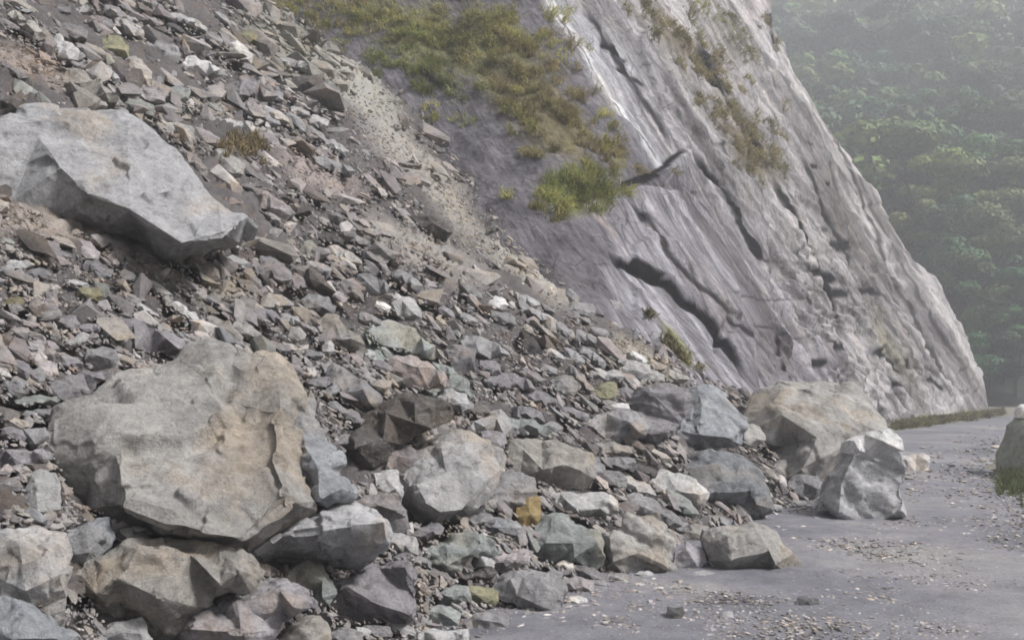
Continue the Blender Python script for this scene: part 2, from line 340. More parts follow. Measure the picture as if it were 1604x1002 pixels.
CR = [  # crack lines: points, half width px, depth m, step m (left side proud)
    ([(942, 392), (985, 411), (1020, 428), (1050, 440), (1075, 470), (1115, 500), (1150, 555), (1185, 602)], 3.2, .55, .16),
    ([(985, 404), (1015, 418), (1045, 436)], 6.5, .7, .0),
    ([(958, 282), (985, 282), (1010, 274), (1044, 258), (1062, 240), (1085, 228)], 3.2, .6, -.30),
    ([(962, 292), (1000, 288), (1030, 270)], 7, .5, .0),
    ([(975, 300), (1010, 350), (1040, 400), (1075, 440), (1120, 480), (1160, 520), (1200, 560)], 1.8, .25, .05),
    ([(1085, 230), (1130, 290), (1165, 350), (1190, 400), (1215, 412)], 2.4, .35, .08),
    ([(1150, 335), (1175, 380), (1195, 412)], 4, .4, .0),
    ([(1200, 268), (1232, 320), (1262, 372), (1290, 425), (1312, 475), (1328, 515)], 3.4, .5, .12),
    ([(1240, 230), (1290, 330), (1330, 400), (1350, 470)], 1.8, .3, .08),
    ([(1085, 60), (1120, 130), (1160, 200), (1200, 270)], 5, .35, .2),
    ([(905, 0), (945, 60), (990, 120), (1035, 180), (1065, 228)], 1.6, .25, .06),
    ([(855, -10), (900, 70), (960, 150), (1010, 205), (1046, 256)], 1.5, .18, -.10),
    ([(940, 60), (965, 82), (985, 98)], 2.4, .35, 0), ([(965, 100), (995, 118), (1015, 130)], 1.6, .3, 0),
    ([(1260, 418), (1290, 428), (1312, 440)], 6, .5, 0), ([(1295, 380), (1320, 385), (1342, 378)], 7, .5, 0), ([(1300, 455), (1330, 462)], 5.5, .5, 0),
    ([(1340, 455), (1370, 452), (1385, 462)], 5, .4, 0), ([(1290, 530), (1330, 545)], 4.5, .4, 0), ([(1370, 545), (1395, 555), (1420, 585)], 4.5, .45, .1),
    ([(1395, 598), (1420, 606)], 2.5, .4, 0), ([(1420, 560), (1432, 575)], 2, .4, 0), ([(1455, 590), (1480, 612)], 2.4, .4, 0), ([(1270, 560), (1290, 575)], 2.5, .4, 0),
    ([(1300, 215), (1360, 330), (1400, 420), (1450, 520), (1500, 620)], .9, .2, .12), ([(1250, 110), (1320, 240), (1390, 370), (1450, 480), (1510, 590)], .7, .12, .10),
    ([(1175, 510), (1260, 530)], 1.2, .12, 0), ([(1200, 490), (1225, 560), (1238, 600)], 1.8, .3, 0), ([(1130, 465), (1250, 470)], 1.0, .08, 0),
    ([(1205, 20), (1210, 45)], 6, .5, 0), ([(1204, 55), (1212, 72)], 3, .5, 0), ([(1265, 222), (1272, 230)], 3, .4, 0), ([(1262, 262), (1275, 266)], 3, .4, 0), ([(1293, 287), (1300, 291)], 3, .4, 0),
    ([(650, 100), (680, 130), (720, 140)], 3, .2, .1), ([(690, 345), (730, 330)], 2, .2, 0), ([(1105, 588), (1125, 605)], 5, .5, 0)]
jx = 2.2 * fbm(np.stack([px / 22, py / 22, 0 * px], -1), 3, 61); jy = 2.2 * fbm(np.stack([px / 22, py / 22, 0 * px + 9], -1), 3, 62)
for line, hw, dep, stp in CR:
    x0 = min(p[0] for p in line) - 70; x1 = max(p[0] for p in line) + 70; y0 = min(p[1] for p in line) - 70; y1 = max(p[1] for p in line) + 70
    m = (px > x0) & (px < x1) & (py > y0) & (py < y1)
    if not m.any(): continue
    d, sd_, tt = seg_dist((px + jx * .55)[m], (py + jy * .55)[m], line)
    taper = np.clip(np.minimum(tt, 1 - tt) * 8, .35, 1)
    D[m] += -min(.10, .14 * dep) * taper * np.exp(-(d / ((hw + 1.0) * (.6 + .4 * taper))) ** 2) + .45 * stp * np.tanh(sd_ * d / 3.) * np.exp(-(d / 45) ** 2) * np.clip(np.minimum(tt, 1 - tt) * 6, 0, 1)
D = D * np.clip((S < 1) + .4, 0, 1)
D = D - .5 * np.clip((rows[:, None] - 640) / 40, 0, 1) * (px < 1000)
def joint(sx, sy, sd, th):
    v = fbm(np.stack([dipx / sx, py / sy, 0 * px + sd], -1), 3, 200 + sd); g_ = np.abs(v) / (np.abs(np.gradient(v, axis=1)) + 1e-4); mk_ = np.clip(fbm(np.stack([dipx / 80., py / 90., 0 * px + sd], -1), 2, 300 + sd) * 3 + .2, 0, 1)
    return np.exp(-(g_ / th) ** 2) * mk_
JT = np.clip(np.maximum(joint(60., 520., 1, 1.5), .8 * joint(34., 420., 2, 1.3) * (.25 + .75 * far)), 0, 1) * (1 - weath)
D = D - .02 * JT
for _ in range(1):
    D[1:-1] = .25 * D[:-2] + .5 * D[1:-1] + .25 * D[2:]; D[:, 1:-1] = .25 * D[:, :-2] + .5 * D[:, 1:-1] + .25 * D[:, 2:]
P = P + Nn * D[..., None]
# colours of the rock, with overhang shade painted along the cracks
crack_shade = np.zeros(px.shape)
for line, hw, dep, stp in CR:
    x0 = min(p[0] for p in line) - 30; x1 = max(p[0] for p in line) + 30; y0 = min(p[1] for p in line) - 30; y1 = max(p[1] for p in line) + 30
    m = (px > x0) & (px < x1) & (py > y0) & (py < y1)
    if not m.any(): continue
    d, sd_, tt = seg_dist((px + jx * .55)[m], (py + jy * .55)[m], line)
    crack_shade[m] = np.maximum(crack_shade[m], np.exp(-(d / (hw * 1.0 + .9)) ** 4) * min(1, .45 + dep * 1.4) * np.clip(np.minimum(tt, 1 - tt) * 8, .3, 1))
slabc = np.array([.34, .327, .36]); weac = np.array([.185, .174, .192]); farc = np.array([.385, .365, .37]); brn = np.array([.20, .175, .135])
streaks = fbm(np.stack([dipx / 9., py / 260., 0 * px], -1), 4, 71)[..., None]
col = slabc * (1 - far[..., None]) + farc * far[..., None]; col = col * (1 + .34 * streaks)
col = col * (1 - weath[..., None]) + weac * (1 + .22 * fbm(P * .9, 4, 72))[..., None] * weath[..., None]
def blot(f, c):
    global col
    f = np.clip(f, 0, 1)[..., None]; col = col * (1 - f) + np.array(c) * f
nz = fbm(np.stack([dipx / 30., py / 60., 0 * px], -1), 4, 77)
for cx, cy, rx, ry, an, cc, k in [(1090, 120, 190, 34, 55, brn, 1), (1165, 215, 110, 34, 58, brn, 1), (1140, 60, 60, 40, 60, (.24, .225, .21), 1), (700, 60, 210, 80, 20, (.19, .185, .095), 1.1), (860, 190, 150, 55, 45, (.20, .175, .10), 1.1), (900, 300, 70, 45, 0, (.15, .165, .06), 1.1),
                                  (640, 200, 90, 40, 50, (.33, .31, .29), .8), (740, 330, 110, 30, 52, (.38, .365, .35), .8), (1330, 350, 130, 30, 60, (.37, .35, .29), .8), (1260, 555, 110, 50, 20, (.24, .22, .24), .8),
                                  (1400, 540, 130, 28, 62, (.33, .31, .25), .7), (1480, 655, 150, 14, -6, (.24, .23, .14), .9), (1060, 540, 60, 16, 60, (.2, .2, .11), .9), (1090, 170, 120, 30, 58, (.42, .41, .43), .6), (1000, 100, 160, 22, 56, (.42, .425, .44), .6),
                                  (1320, 250, 240, 12, 60, (.50, .48, .47), .7), (940, 330, 60, 14, 55, (.40, .35, .34), .6), (1140, 480, 200, 40, 48, (.36, .335, .35), .6), (1190, 20, 30, 24, 60, (.46, .42, .42), .8)]:
    blot(soft(px, py, cx, cy, rx, ry, an) * k * (1 + 1.0 * nz), cc)
for line, hw, c, k in [([(870, 0), (915, 72), (970, 146), (1020, 215), (1050, 250)], 20, (.46, .47, .50), .7), ([(1215, 60), (1290, 175), (1360, 290), (1440, 440), (1490, 520), (1530, 620)], 9, (.60, .57, .56), .75), ([(855, -10), (900, 68), (958, 146), (1008, 202), (1043, 252)], 6, (.95, .94, .96), .95), ([(905, 40), (950, 105), (1000, 165), (1030, 225)], 1.6, (.55, .54, .55), .6),
                       ([(1060, 240), (1040, 290)], 2, (.5, .48, .5), .4), ([(1240, 110), (1300, 205), (1370, 320), (1430, 430)], 3, (.55, .53, .51), .7)]:
    d, sd_, tt = seg_dist(px + jx * .6, py + jy * .6, line); blot(np.exp(-(d / hw) ** 2) * k * (1.0 + .3 * nz), c)
seam = np.clip(1 - (w2 - w1) / .10, 0, 1) * rough_zone; col = col * (1 - .5 * seam)[..., None]
st2 = fbm(np.stack([dipx / 3.2, py / 190., 0 * px], -1), 3, 171); st3 = fbm(np.stack([dipx / 45., py / 420., 0 * px], -1), 3, 173)
col = col * (1 + (.36 * st2 + .30 * st3)[..., None] * (1 - .6 * weath)[..., None]); blot(np.clip(st2 - .55, 0, 1) * 1.6 * (.3 + far) * (1 - weath), (.50, .48, .48)); blot(np.clip(-st3 - .35, 0, 1) * 1.2 * (1 - weath), (.12, .105, .11))
col = col * (.82 + .10 * far[..., None]); blot(JT * .8, (.05, .045, .048)); blot(crack_shade * 1.1, (.008, .007, .008))  # near-black shade of the crack lines, painted over the rock colour
a = np.arange(px.size).reshape(px.shape)
T = np.stack([a[1:, :-1], a[1:, 1:], a[:-1, 1:], a[:-1, :-1]], -1).reshape(-1, 4)
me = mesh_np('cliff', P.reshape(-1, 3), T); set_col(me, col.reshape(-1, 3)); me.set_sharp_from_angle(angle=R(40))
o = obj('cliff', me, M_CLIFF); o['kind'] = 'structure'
CL_P, CL_PX, CL_PY, CL_N = P, px, py, Nn

# ================================================================== ROCKS
def split_long(V, T, L, it=8):
    """bisect every edge longer than L, keeping all triangles well shaped"""
    for _ in range(it):
        E_ = np.sort(np.concatenate([T[:, [0, 1]], T[:, [1, 2]], T[:, [2, 0]]]), 1)
        key = E_[:, 0].astype(np.int64) * len(V) + E_[:, 1]; uk, ui, inv_ = np.unique(key, return_index=True, return_inverse=True)
        ue = E_[ui]; ln_ = np.linalg.norm(V[ue[:, 0]] - V[ue[:, 1]], axis=1); mk = ln_ > L
        if not mk.any(): break
        nid = np.full(len(ue), -1); nid[mk] = len(V) + np.arange(mk.sum()); V = np.concatenate([V, (V[ue[mk, 0]] + V[ue[mk, 1]]) / 2])
        n = len(T); M = nid[inv_].reshape(3, n).T; cnt = (M >= 0).sum(1); out = [T[cnt == 0]]
        q = cnt == 3; t_, m_ = T[q], M[q]
        out += [np.stack([t_[:, 0], m_[:, 0], m_[:, 2]], 1), np.stack([m_[:, 0], t_[:, 1], m_[:, 1]], 1), np.stack([m_[:, 2], m_[:, 1], t_[:, 2]], 1), m_]
        for r in range(3):
            Tr, Mr = np.roll(T, -r, 1), np.roll(M, -r, 1)
            q = (cnt == 1) & (Mr[:, 0] >= 0); t_, m_ = Tr[q], Mr[q]
            out += [np.stack([t_[:, 0], m_[:, 0], t_[:, 2]], 1), np.stack([m_[:, 0], t_[:, 1], t_[:, 2]], 1)]
            q = (cnt == 2) & (Mr[:, 2] < 0); t_, m_ = Tr[q], Mr[q]      # edges 0 and 1 split, edge 2 whole
            out.append(np.stack([m_[:, 0], t_[:, 1], m_[:, 1]], 1))
            c_ = np.linalg.norm(V[t_[:, 0]] - V[m_[:, 1]], axis=1) < np.linalg.norm(V[m_[:, 0]] - V[t_[:, 2]], axis=1)
            a_, b_ = t_[c_], m_[c_]; out += [np.stack([a_[:, 0], b_[:, 0], b_[:, 1]], 1), np.stack([a_[:, 0], b_[:, 1], a_[:, 2]], 1)]
            a_, b_ = t_[~c_], m_[~c_]; out += [np.stack([a_[:, 0], b_[:, 0], a_[:, 2]], 1), np.stack([b_[:, 0], b_[:, 1], a_[:, 2]], 1)]
        T = np.concatenate(out)
    return V, T
def surf_inv(px, py): return np.maximum(inv_talus(px, py), inv_ground(px, py))
HEROES = []; rng = np.random.default_rng(12)
def rock(outline, ridge, tint, label, cat='rock', name='rock', group='fallen rocks of the landslide', res=3.0, chips=1.0, dz=0.0, strata=0.0, seed=None, jit=1.0, shade=1.0, dmul=1.0, tuck=.2, lean=.85):
    if float(inv_talus(sum(p[0] for p in outline) / len(outline), max(p[1] for p in outline))) < float(inv_ground(0., max(p[1] for p in outline))): tuck *= .3
    """a closed boulder: outline and ridge points give its faces; real depth, thickness and a back"""
    seed = len(HEROES) * 7 + 3 if seed is None else seed; rg = np.random.default_rng(seed)
    ol = [(float(a), float(b)) for a, b in outline]
    xs_ = [p[0] for p in ol]; ys_ = [p[1] for p in ol]; w_, h_ = max(xs_) - min(xs_), max(ys_) - min(ys_)
    bx, by = sum(xs_) / len(xs_), max(ys_); by_c = by - .06 * h_
    tb = 1 / float(surf_inv(bx, by_c)); tb += dz
    Sm = math.sqrt(w_ * h_) * tb / F; Hm = h_ * tb / F
    # refine and roughen outline
    pts = []
    for (x0, y0), (x1, y1) in zip(ol, ol[1:] + ol[:1]):
        l = math.hypot(x1 - x0, y1 - y0); k = max(1, int(l / max(9., Sm * 10)))
        for i in range(k):
            f = i / k; jj = 0 if i == 0 else rg.normal() * .035 * l * jit
            pts.append((x0 + (x1 - x0) * f - (y1 - y0) / (l + 1e-6) * jj, y0 + (y1 - y0) * f + (x1 - x0) / (l + 1e-6) * jj))
    n = len(pts); ridge = list(ridge)
    allp = [Vector(p) for p in pts] + [Vector((r[0], r[1])) for r in ridge]
    vo, eo, fo, ov, oe, of = delaunay_2d_cdt(allp, [(i, (i + 1) % n) for i in range(n)], [], 1, 1e-4)
    depth = []; dr = {}
    for i, v in enumerate(vo):
        src = ov[i][0] if ov[i] else None
        ts = 1 / max(float(surf_inv(v[0], v[1])), .02)
        rise = (by - v[1]) / max(h_, 1)
        base = tb + min(max(0, .6 * (ts - tb)), lean * Hm * max(0, rise))
        base += tuck * Sm * min(1, max(0, (v[1] - (by - .4 * h_)) / (.4 * h_))) ** 1.5 * (src is None or src < n)
        if src is not None and src >= n: d = base - ridge[src - n][2] * .55 * Sm * dmul - .05 * Sm
        else: d = base
        depth.append(d)
    xx = np.array([v[0] for v in vo]); yy = np.array([v[1] for v in vo]); dd = np.array(depth)
    bm = bmesh.new(); P0 = unproj(xx, yy, dd)
    vs = [bm.verts.new(p) for p in P0]
    for f in fo:
        try: bm.faces.new([vs[i] for i in f])
        except ValueError: pass
    # back shell
    be = [e for e in bm.edges if len(e.link_faces) == 1]
    cen = P0.mean(0); ring = {}
    for e_ in be:
        for v in e_.verts: ring[v] = None
    back = Vector((UX * .55, .83, .0)).normalized() if inv_talus(bx, by) > inv_ground(bx, by) else Vector((0.1, .97, .0))
    mids = {}; caps = {}
    for v in ring:
        mv = Vector(cen) + (v.co - Vector(cen)) * .96 + back * .30 * Sm; mv.z -= .02 * Sm
        cv_ = Vector(cen) + (v.co - Vector(cen)) * .62 + back * .75 * Sm; cv_.z -= .10 * Sm
        mids[v] = bm.verts.new(mv); caps[v] = bm.verts.new(cv_)
    tip = bm.verts.new(Vector(cen) + back * .9 * Sm - Vector((0, 0, .12 * Sm)))
    for e_ in be:
        a_, b_ = e_.verts
        for q in ((a_, b_, mids[b_], mids[a_]), (mids[a_], mids[b_], caps[b_], caps[a_]), (caps[a_], caps[b_], tip)):
            try: bm.faces.new(q)
            except ValueError: pass
    bmesh.ops.triangulate(bm, faces=bm.faces[:]); bmesh.ops.recalc_face_normals(bm, faces=bm.faces[:])
    px_m = tb / F
    bm.verts.index_update(); Vn = np.array([v.co[:] for v in bm.verts]); Tn = np.array([[v.index for v in f.verts] for f in bm.faces]); bm.free()
    Vn, Tn = split_long(Vn, Tn, max(res * px_m * 1.35, .012))
    fnm = np.cross(Vn[Tn[:, 1]] - Vn[Tn[:, 0]], Vn[Tn[:, 2]] - Vn[Tn[:, 0]]); Nv = np.zeros_like(Vn)
    for q in range(3): np.add.at(Nv, Tn[:, q], fnm)
    Nv /= np.linalg.norm(Nv, axis=1, keepdims=True) + 1e-12
    # chipped planes + strata + fine noise
    k = max(10, int(26 * chips)); sd2 = Vn[rg.integers(0, len(Vn), k)]
    warp = Vn + .10 * Sm * np.stack([fbm(Vn / Sm * 4, 2, seed + q) for q in (1, 2, 3)], 1)
    dist = ((warp[:, None] - sd2[None]) ** 2).sum(-1); near = dist.argmin(1)
    gr = rg.normal(size=(k, 3)) * .13 * chips; off = rg.normal(size=k) * .012 * Sm * chips
    wt = np.exp(-(dist - dist.min(1)[:, None]) / (.014 * Sm * Sm)); wt /= wt.sum(1)[:, None]
    dsp = (wt * (np.einsum('ikc,kc->ik', Vn[:, None] - sd2[None], gr) + off[None])).sum(1); dsp = np.clip(dsp, -.06 * Sm, .045 * Sm)
    dsp += .014 * Sm * fbm(Vn / Sm * 3.0, 5, seed + 5, .55)
    k2 = 110; sd3 = Vn[rg.integers(0, len(Vn), k2)]; Vw = Vn + .05 * Sm * np.stack([fbm(Vn / Sm * 9, 2, seed + q + 30) for q in (1, 2, 3)], 1)
    for a0 in range(0, len(Vn), 20000):
        d2_ = ((Vw[a0:a0 + 20000, None] - sd3[None]) ** 2).sum(-1); w3 = np.exp(-(d2_ - d2_.min(1)[:, None]) / (.0009 * Sm * Sm)); w3 /= w3.sum(1)[:, None]
        g2 = rg.normal(size=(k2, 3)) * .10 if a0 == 0 else g2; o2 = rg.normal(size=k2) * .005 * Sm if a0 == 0 else o2
        dsp[a0:a0 + 20000] += np.clip((w3 * (Vn[a0:a0 + 20000] @ g2.T - (sd3 * g2).sum(1)[None] + o2[None])).sum(1), -.016 * Sm, .016 * Sm)
    if strata:
        ax = np.array([.18, .1, 1.]) + rg.normal(size=3) * .12
        sv = Vn @ ax / Sm * 9 + .7 * fbm(Vn / Sm * 2, 2, seed + 8)
        dsp += strata * .02 * Sm * (np.tanh(4 * np.sin(sv * 2.2)) + .6 * vnoise(np.stack([sv * 1.7, sv * 0, sv * 0], -1), seed))
    ee = np.concatenate([Tn[:, [0, 1]], Tn[:, [1, 2]], Tn[:, [2, 0]]]); ee = np.concatenate([ee, ee[:, ::-1]])
    for _ in range(1):
        sm_ = np.bincount(ee[:, 0], dsp[ee[:, 1]], len(dsp)); ct_ = np.bincount(ee[:, 0], minlength=len(dsp)); dsp = .4 * dsp + .6 * sm_ / np.maximum(ct_, 1)
    Vn = Vn + Nv * dsp[:, None]
    org = np.array([cen[0], cen[1] + .3 * Sm, Vn[:, 2].min()])
    me = mesh_np(name, Vn - org, Tn); me.set_sharp_from_angle(angle=R(21))
    o = obj(name, me, M_ROCK, loc=org)
    c = np.array(TN[tint]) * shade * (1 + rg.normal() * .04); o.color = (*[float(x) for x in np.clip(c, .02, .9)], 1)
    if label: tag(o, label, cat, group)
    HEROES.append(dict(o=o, ol=ol, c=(bx, (min(ys_) + by) / 2), w=w_, h=h_, t=tb, tint=tint, label=label, cat=cat))
    return o
B = 'boulder'
BG = 'large boulders of the rockfall'
exec_list = []
def H(label, tint, ol, rd, **k):
    big = k.pop('big', False)
    rock(ol, rd, tint, label, cat=B if big else 'rock', name='boulder' if big else 'rock', group=BG if big else 'fallen rocks of the landslide', **k)

H('huge rounded grey boulder with tan lower face, widest rock at the slide foot', 'warm',
  [(88, 700), (98, 660), (125, 625), (165, 592), (205, 580), (250, 585), (283, 572), (300, 548), (328, 541), (355, 553), (366, 570), (410, 562), (448, 578), (470, 620), (464, 680), (474, 735), (500, 785), (498, 815), (440, 850), (395, 872), (335, 862), (240, 842), (185, 826), (150, 804), (112, 790), (98, 760)],
  [(250, 640, .15), (350, 620, .2), (442, 640, .34), (440, 720, .46), (300, 720, .42), (180, 700, .35), (200, 790, .5), (300, 825, .6), (380, 845, .62), (458, 785, .6)], big=True, res=2.6, chips=.8, dmul=.9, shade=.94)
fl = rock([(440, 585), (455, 578), (478, 608), (494, 650), (514, 685), (532, 718), (549, 765), (560, 790), (520, 800), (470, 798), (440, 740), (430, 660)],
          [(470, 640, .35), (478, 700, .45), (500, 740, .45), (500, 785, .5), (530, 765, .3), (455, 700, .35)], 'blue', None, name='fractured_flank', chips=1.6, dz=-.72, shade=1.15, strata=.8, seed=9)
HEROES.pop(); up = HEROES[0]['o']; lc = fl.location.copy(); fl.parent = up; fl.location = lc - up.location
H('pale bluish slab with a dark underside, jutting out below the huge rounded boulder', 'slab',
  [(375, 866), (400, 846), (440, 812), (462, 788), (520, 778), (558, 780), (580, 792), (608, 813), (613, 848), (585, 880), (545, 895), (500, 893), (450, 897), (412, 886), (388, 874)],
  [(440, 838, .75), (500, 831, .9), (600, 818, .75), (470, 800, .35), (550, 795, .35), (400, 864, .55), (550, 824, .85)], big=True, chips=.4, shade=.85, dz=-.28, tuck=.75)
H('pale smooth tilted slab with thin cracks, high on the scree above the brown soil', 'slab',
  [(-40, 205), (0, 192), (55, 178), (100, 170), (150, 168), (200, 172), (245, 205), (275, 240), (320, 295), (365, 330), (402, 355), (398, 370), (375, 380), (330, 392), (280, 412), (245, 408), (190, 388), (130, 368), (60, 335), (0, 312), (-40, 300)],
  [(60, 215, .30), (95, 262, .42), (140, 305, .5), (205, 328, .55), (285, 380, .6), (350, 368, .42), (200, 250, .34), (120, 200, .15)], big=True, res=3.0, chips=.2, dmul=.95, tuck=.4, shade=.8)
H('tan-brown boulder with light top edge, just in front of the huge boulder', 'tan',
  [(105, 905), (130, 880), (165, 868), (195, 848), (215, 843), (260, 845), (300, 850), (350, 865), (395, 880), (412, 895), (408, 915), (345, 935), (305, 965), (270, 992), (240, 1010), (200, 985), (165, 985), (145, 965), (143, 940), (112, 930)],
  [(215, 862, .5), (260, 860, .55), (300, 868, .55), (372, 892, .5), (180, 905, .5), (250, 935, .62), (345, 915, .45), (150, 930, .35)], big=True, shade=.85)
H('mottled white and lilac block at the lower edge, beside the black gap', 'pale',
  [(-25, 838), (30, 828), (60, 825), (100, 832), (106, 860), (106, 905), (98, 985), (85, 965), (50, 950), (-25, 925)], [(30, 852, .4), (75, 870, .55), (92, 900, .5), (40, 925, .4)], big=True)
H('bluish upright block squeezed between the mottled white block and the tan boulder', 'blue', [(105, 832), (140, 816), (172, 812), (180, 845), (172, 860), (150, 880), (128, 892), (110, 905), (104, 870)], [(135, 835, .4), (165, 838, .4), (140, 865, .5)])
H('grey slab cut by the bottom corner below the mottled white block', 'blue', [(-30, 922), (0, 930), (50, 950), (85, 970), (130, 1000), (145, 1040), (-30, 1040)], [(40, 965, .4), (90, 1000, .4), (20, 1000, .5)], shade=1.2)
H('small pale stone at the bottom edge under the tan-brown boulder', 'pale', [(162, 992), (180, 976), (222, 968), (238, 1000), (228, 1030), (162, 1030)], [(190, 990, .4), (220, 992, .4)])
H('long pinkish grey boulder with grooved surface, crossing the bottom edge', 'mauve',
  [(240, 1000), (270, 985), (300, 963), (350, 932), (400, 913), (450, 905), (490, 922), (497, 945), (470, 965), (440, 985), (420, 1010), (400, 1045), (235, 1045)],
  [(300, 985, .4), (370, 945, .4), (440, 925, .4), (460, 950, .45), (380, 990, .6)], big=True, shade=1.25, strata=.5)
H('greenish pale rock with curled top edge, under the dark underside of the huge boulder', 'green', [(440, 905), (462, 888), (480, 879), (505, 884), (520, 908), (527, 930), (518, 950), (506, 956), (495, 945), (490, 925), (455, 912)], [(480, 895, .4), (505, 910, .45), (505, 935, .4)])
H('brownish rounded stone at the bottom edge right of the long pinkish boulder', 'tan', [(425, 1015), (450, 985), (480, 970), (502, 965), (517, 975), (523, 1000), (508, 1040), (430, 1040)], [(470, 985, .4), (500, 980, .4), (490, 1010, .4)], shade=.85)
H('square blue-grey block with a sharp vertical corner, at the foot of the pile', 'mauve', [(520, 915), (550, 905), (585, 890), (622, 880), (642, 882), (652, 905), (652, 950), (645, 978), (600, 972), (560, 978), (530, 972), (520, 950)], [(545, 920, .4), (634, 888, .45), (640, 962, .4), (580, 940, .5)], big=True, shade=1.1)
H('dark brown shaded boulder leaning left, between the huge boulder and the pale angular one', 'brown',
  [(528, 748), (530, 720), (535, 695), (560, 670), (600, 640), (630, 620), (660, 614), (692, 625), (712, 645), (706, 660), (680, 672), (650, 682), (622, 702), (602, 732), (570, 748), (545, 752)], [(605, 648, .55), (650, 630, .4), (600, 690, .38), (650, 662, .4), (555, 700, .45)], big=True, shade=.72)
H('large angular light grey boulder with a dark lower left face', 'pale',
  [(630, 762), (632, 742), (660, 710), (690, 680), (710, 671), (745, 680), (785, 705), (789, 718), (776, 745), (766, 770), (756, 800), (740, 813), (700, 817), (665, 824), (640, 822), (629, 792)],
  [(655, 762, .55), (668, 786, .6), (690, 800, .6), (725, 798, .55), (730, 700, .42), (700, 740, .65), (757, 755, .4), (690, 700, .4)], big=True, shade=.88)
H('mauve wedge of rock on the lower right flank of the huge boulder', 'mauve', [(555, 785), (585, 776), (602, 770), (625, 775), (634, 800), (640, 827), (626, 842), (612, 832), (608, 815)], [(590, 790, .4), (620, 800, .5)])
H('small upright whitish block at the left foot of the angular light grey boulder', 'pale', [(586, 742), (605, 735), (622, 735), (633, 762), (630, 790), (612, 778), (592, 768)], [(605, 750, .4), (620, 765, .4)])
H('small pinkish block under the dark brown leaning boulder', 'pink', [(602, 737), (614, 706), (640, 698), (662, 710), (642, 735), (626, 747)], [(625, 715, .4), (640, 718, .3)], shade=.7)
H('tan boulder with flat pale top, right of the angular light grey boulder', 'tan',
  [(795, 712), (800, 690), (825, 683), (860, 687), (900, 700), (928, 715), (932, 750), (926, 766), (880, 765), (840, 757), (815, 747), (798, 735)], [(820, 703, .5), (868, 706, .55), (885, 727, .55), (912, 738, .45), (850, 735, .5)], big=True)
H('layered grey rock under the tan boulder with the flat top', 'grey', [(768, 762), (780, 745), (802, 739), (836, 748), (842, 770), (836, 800), (810, 809), (774, 802)], [(795, 755, .45), (825, 760, .45), (800, 785, .4)], strata=1)
H('whitish flat-topped slab lying right of the ochre stone', 'white', [(868, 777), (900, 768), (945, 770), (968, 784), (971, 806), (945, 810), (905, 813), (885, 800), (872, 791)], [(885, 782, .35), (950, 786, .5), (940, 796, .55), (905, 800, .55)], shade=.8, strata=.6)
H('ochre yellow-brown earthy stone wedged among grey rocks', 'ochre', [(808, 790), (814, 773), (835, 763), (847, 780), (847, 810), (838, 827), (820, 829), (809, 810)], [(828, 780, .4), (830, 805, .5)], shade=1.1)
H('rounded grey-green boulder with a light ridge, at the road edge of the pile', 'green',
  [(833, 862), (838, 822), (855, 808), (880, 803), (905, 815), (937, 835), (947, 860), (947, 885), (937, 894), (890, 887), (860, 882), (838, 882)], [(865, 812, .42), (885, 838, .55), (898, 850, .6), (932, 850, .4), (855, 850, .5), (900, 872, .4)], big=True)
H('square layered pale block with horizontal bands, standing on the road edge', 'warm',
  [(946, 865), (948, 835), (970, 824), (985, 804), (1028, 803), (1044, 825), (1055, 850), (1050, 880), (1056, 897), (1040, 906), (990, 899), (950, 891)], [(956, 838, .45), (1040, 840, .5), (958, 880, .42), (1040, 885, .42), (1000, 865, .5)], big=True, strata=1.3)
H('small pinkish stone in the gap between the layered block and the flat-bottomed block', 'mauve', [(1057, 866), (1075, 850), (1100, 858), (1106, 880), (1096, 894), (1070, 897), (1055, 886)], [(1075, 862, .4), (1088, 880, .45)], shade=1.25)
H('angular block with dark left face and pale right face, lying on the road', 'warm',
  [(1098, 845), (1101, 830), (1130, 824), (1180, 817), (1216, 834), (1226, 855), (1241, 866), (1252, 881), (1250, 894), (1180, 898), (1148, 895), (1115, 888), (1104, 866)],
  [(1140, 841, .60), (1146, 876, .60), (1186, 834, .5), (1205, 862, .52), (1215, 884, .5), (1120, 850, .35)], big=True, chips=.4, lean=.5)
H('flat tan wedge behind the angular block on the road', 'tan', [(1053, 832), (1090, 821), (1112, 825), (1107, 846), (1085, 852), (1063, 846)], [(1080, 832, .4), (1100, 838, .4)])
H('dark blue-black rock with white streaks, between the bluish boulder and the road', 'blue',
  [(1078, 762), (1084, 735), (1100, 714), (1130, 704), (1166, 712), (1192, 735), (1201, 765), (1209, 796), (1196, 806), (1172, 806), (1150, 800), (1120, 796), (1090, 790)],
  [(1120, 728, .42), (1165, 742, .5), (1178, 768, .58), (1125, 772, .55), (1150, 745, .55), (1186, 790, .3)], big=True, shade=.78)
H('white tilted slab pointing right, left of the dark blue-black rock', 'white', [(1018, 752), (1045, 735), (1066, 740), (1090, 750), (1113, 770), (1108, 782), (1096, 800), (1065, 790), (1030, 768)], [(1050, 750, .4), (1095, 775, .5), (1060, 768, .45)], shade=.85)
H('bluish boulder with smooth rounded face at the foot of the cliff', 'blue',
  [(1060, 682), (1070, 655), (1085, 625), (1093, 608), (1115, 606), (1135, 615), (1150, 635), (1167, 655), (1170, 690), (1150, 702), (1130, 702), (1100, 711), (1073, 706), (1062, 692)], [(1100, 635, .4), (1135, 650, .4), (1095, 680, .55), (1140, 685, .45)], big=True, shade=1.2, chips=.6)
H('brown upright slab with faint stripes, left of the bluish boulder', 'mauve', [(985, 692), (1000, 655), (1000, 622), (1015, 604), (1050, 598), (1080, 604), (1084, 628), (1073, 655), (1062, 682), (1030, 700), (1003, 707)], [(1020, 615, .4), (1070, 618, .3), (1020, 680, .4)], big=True, strata=.6)
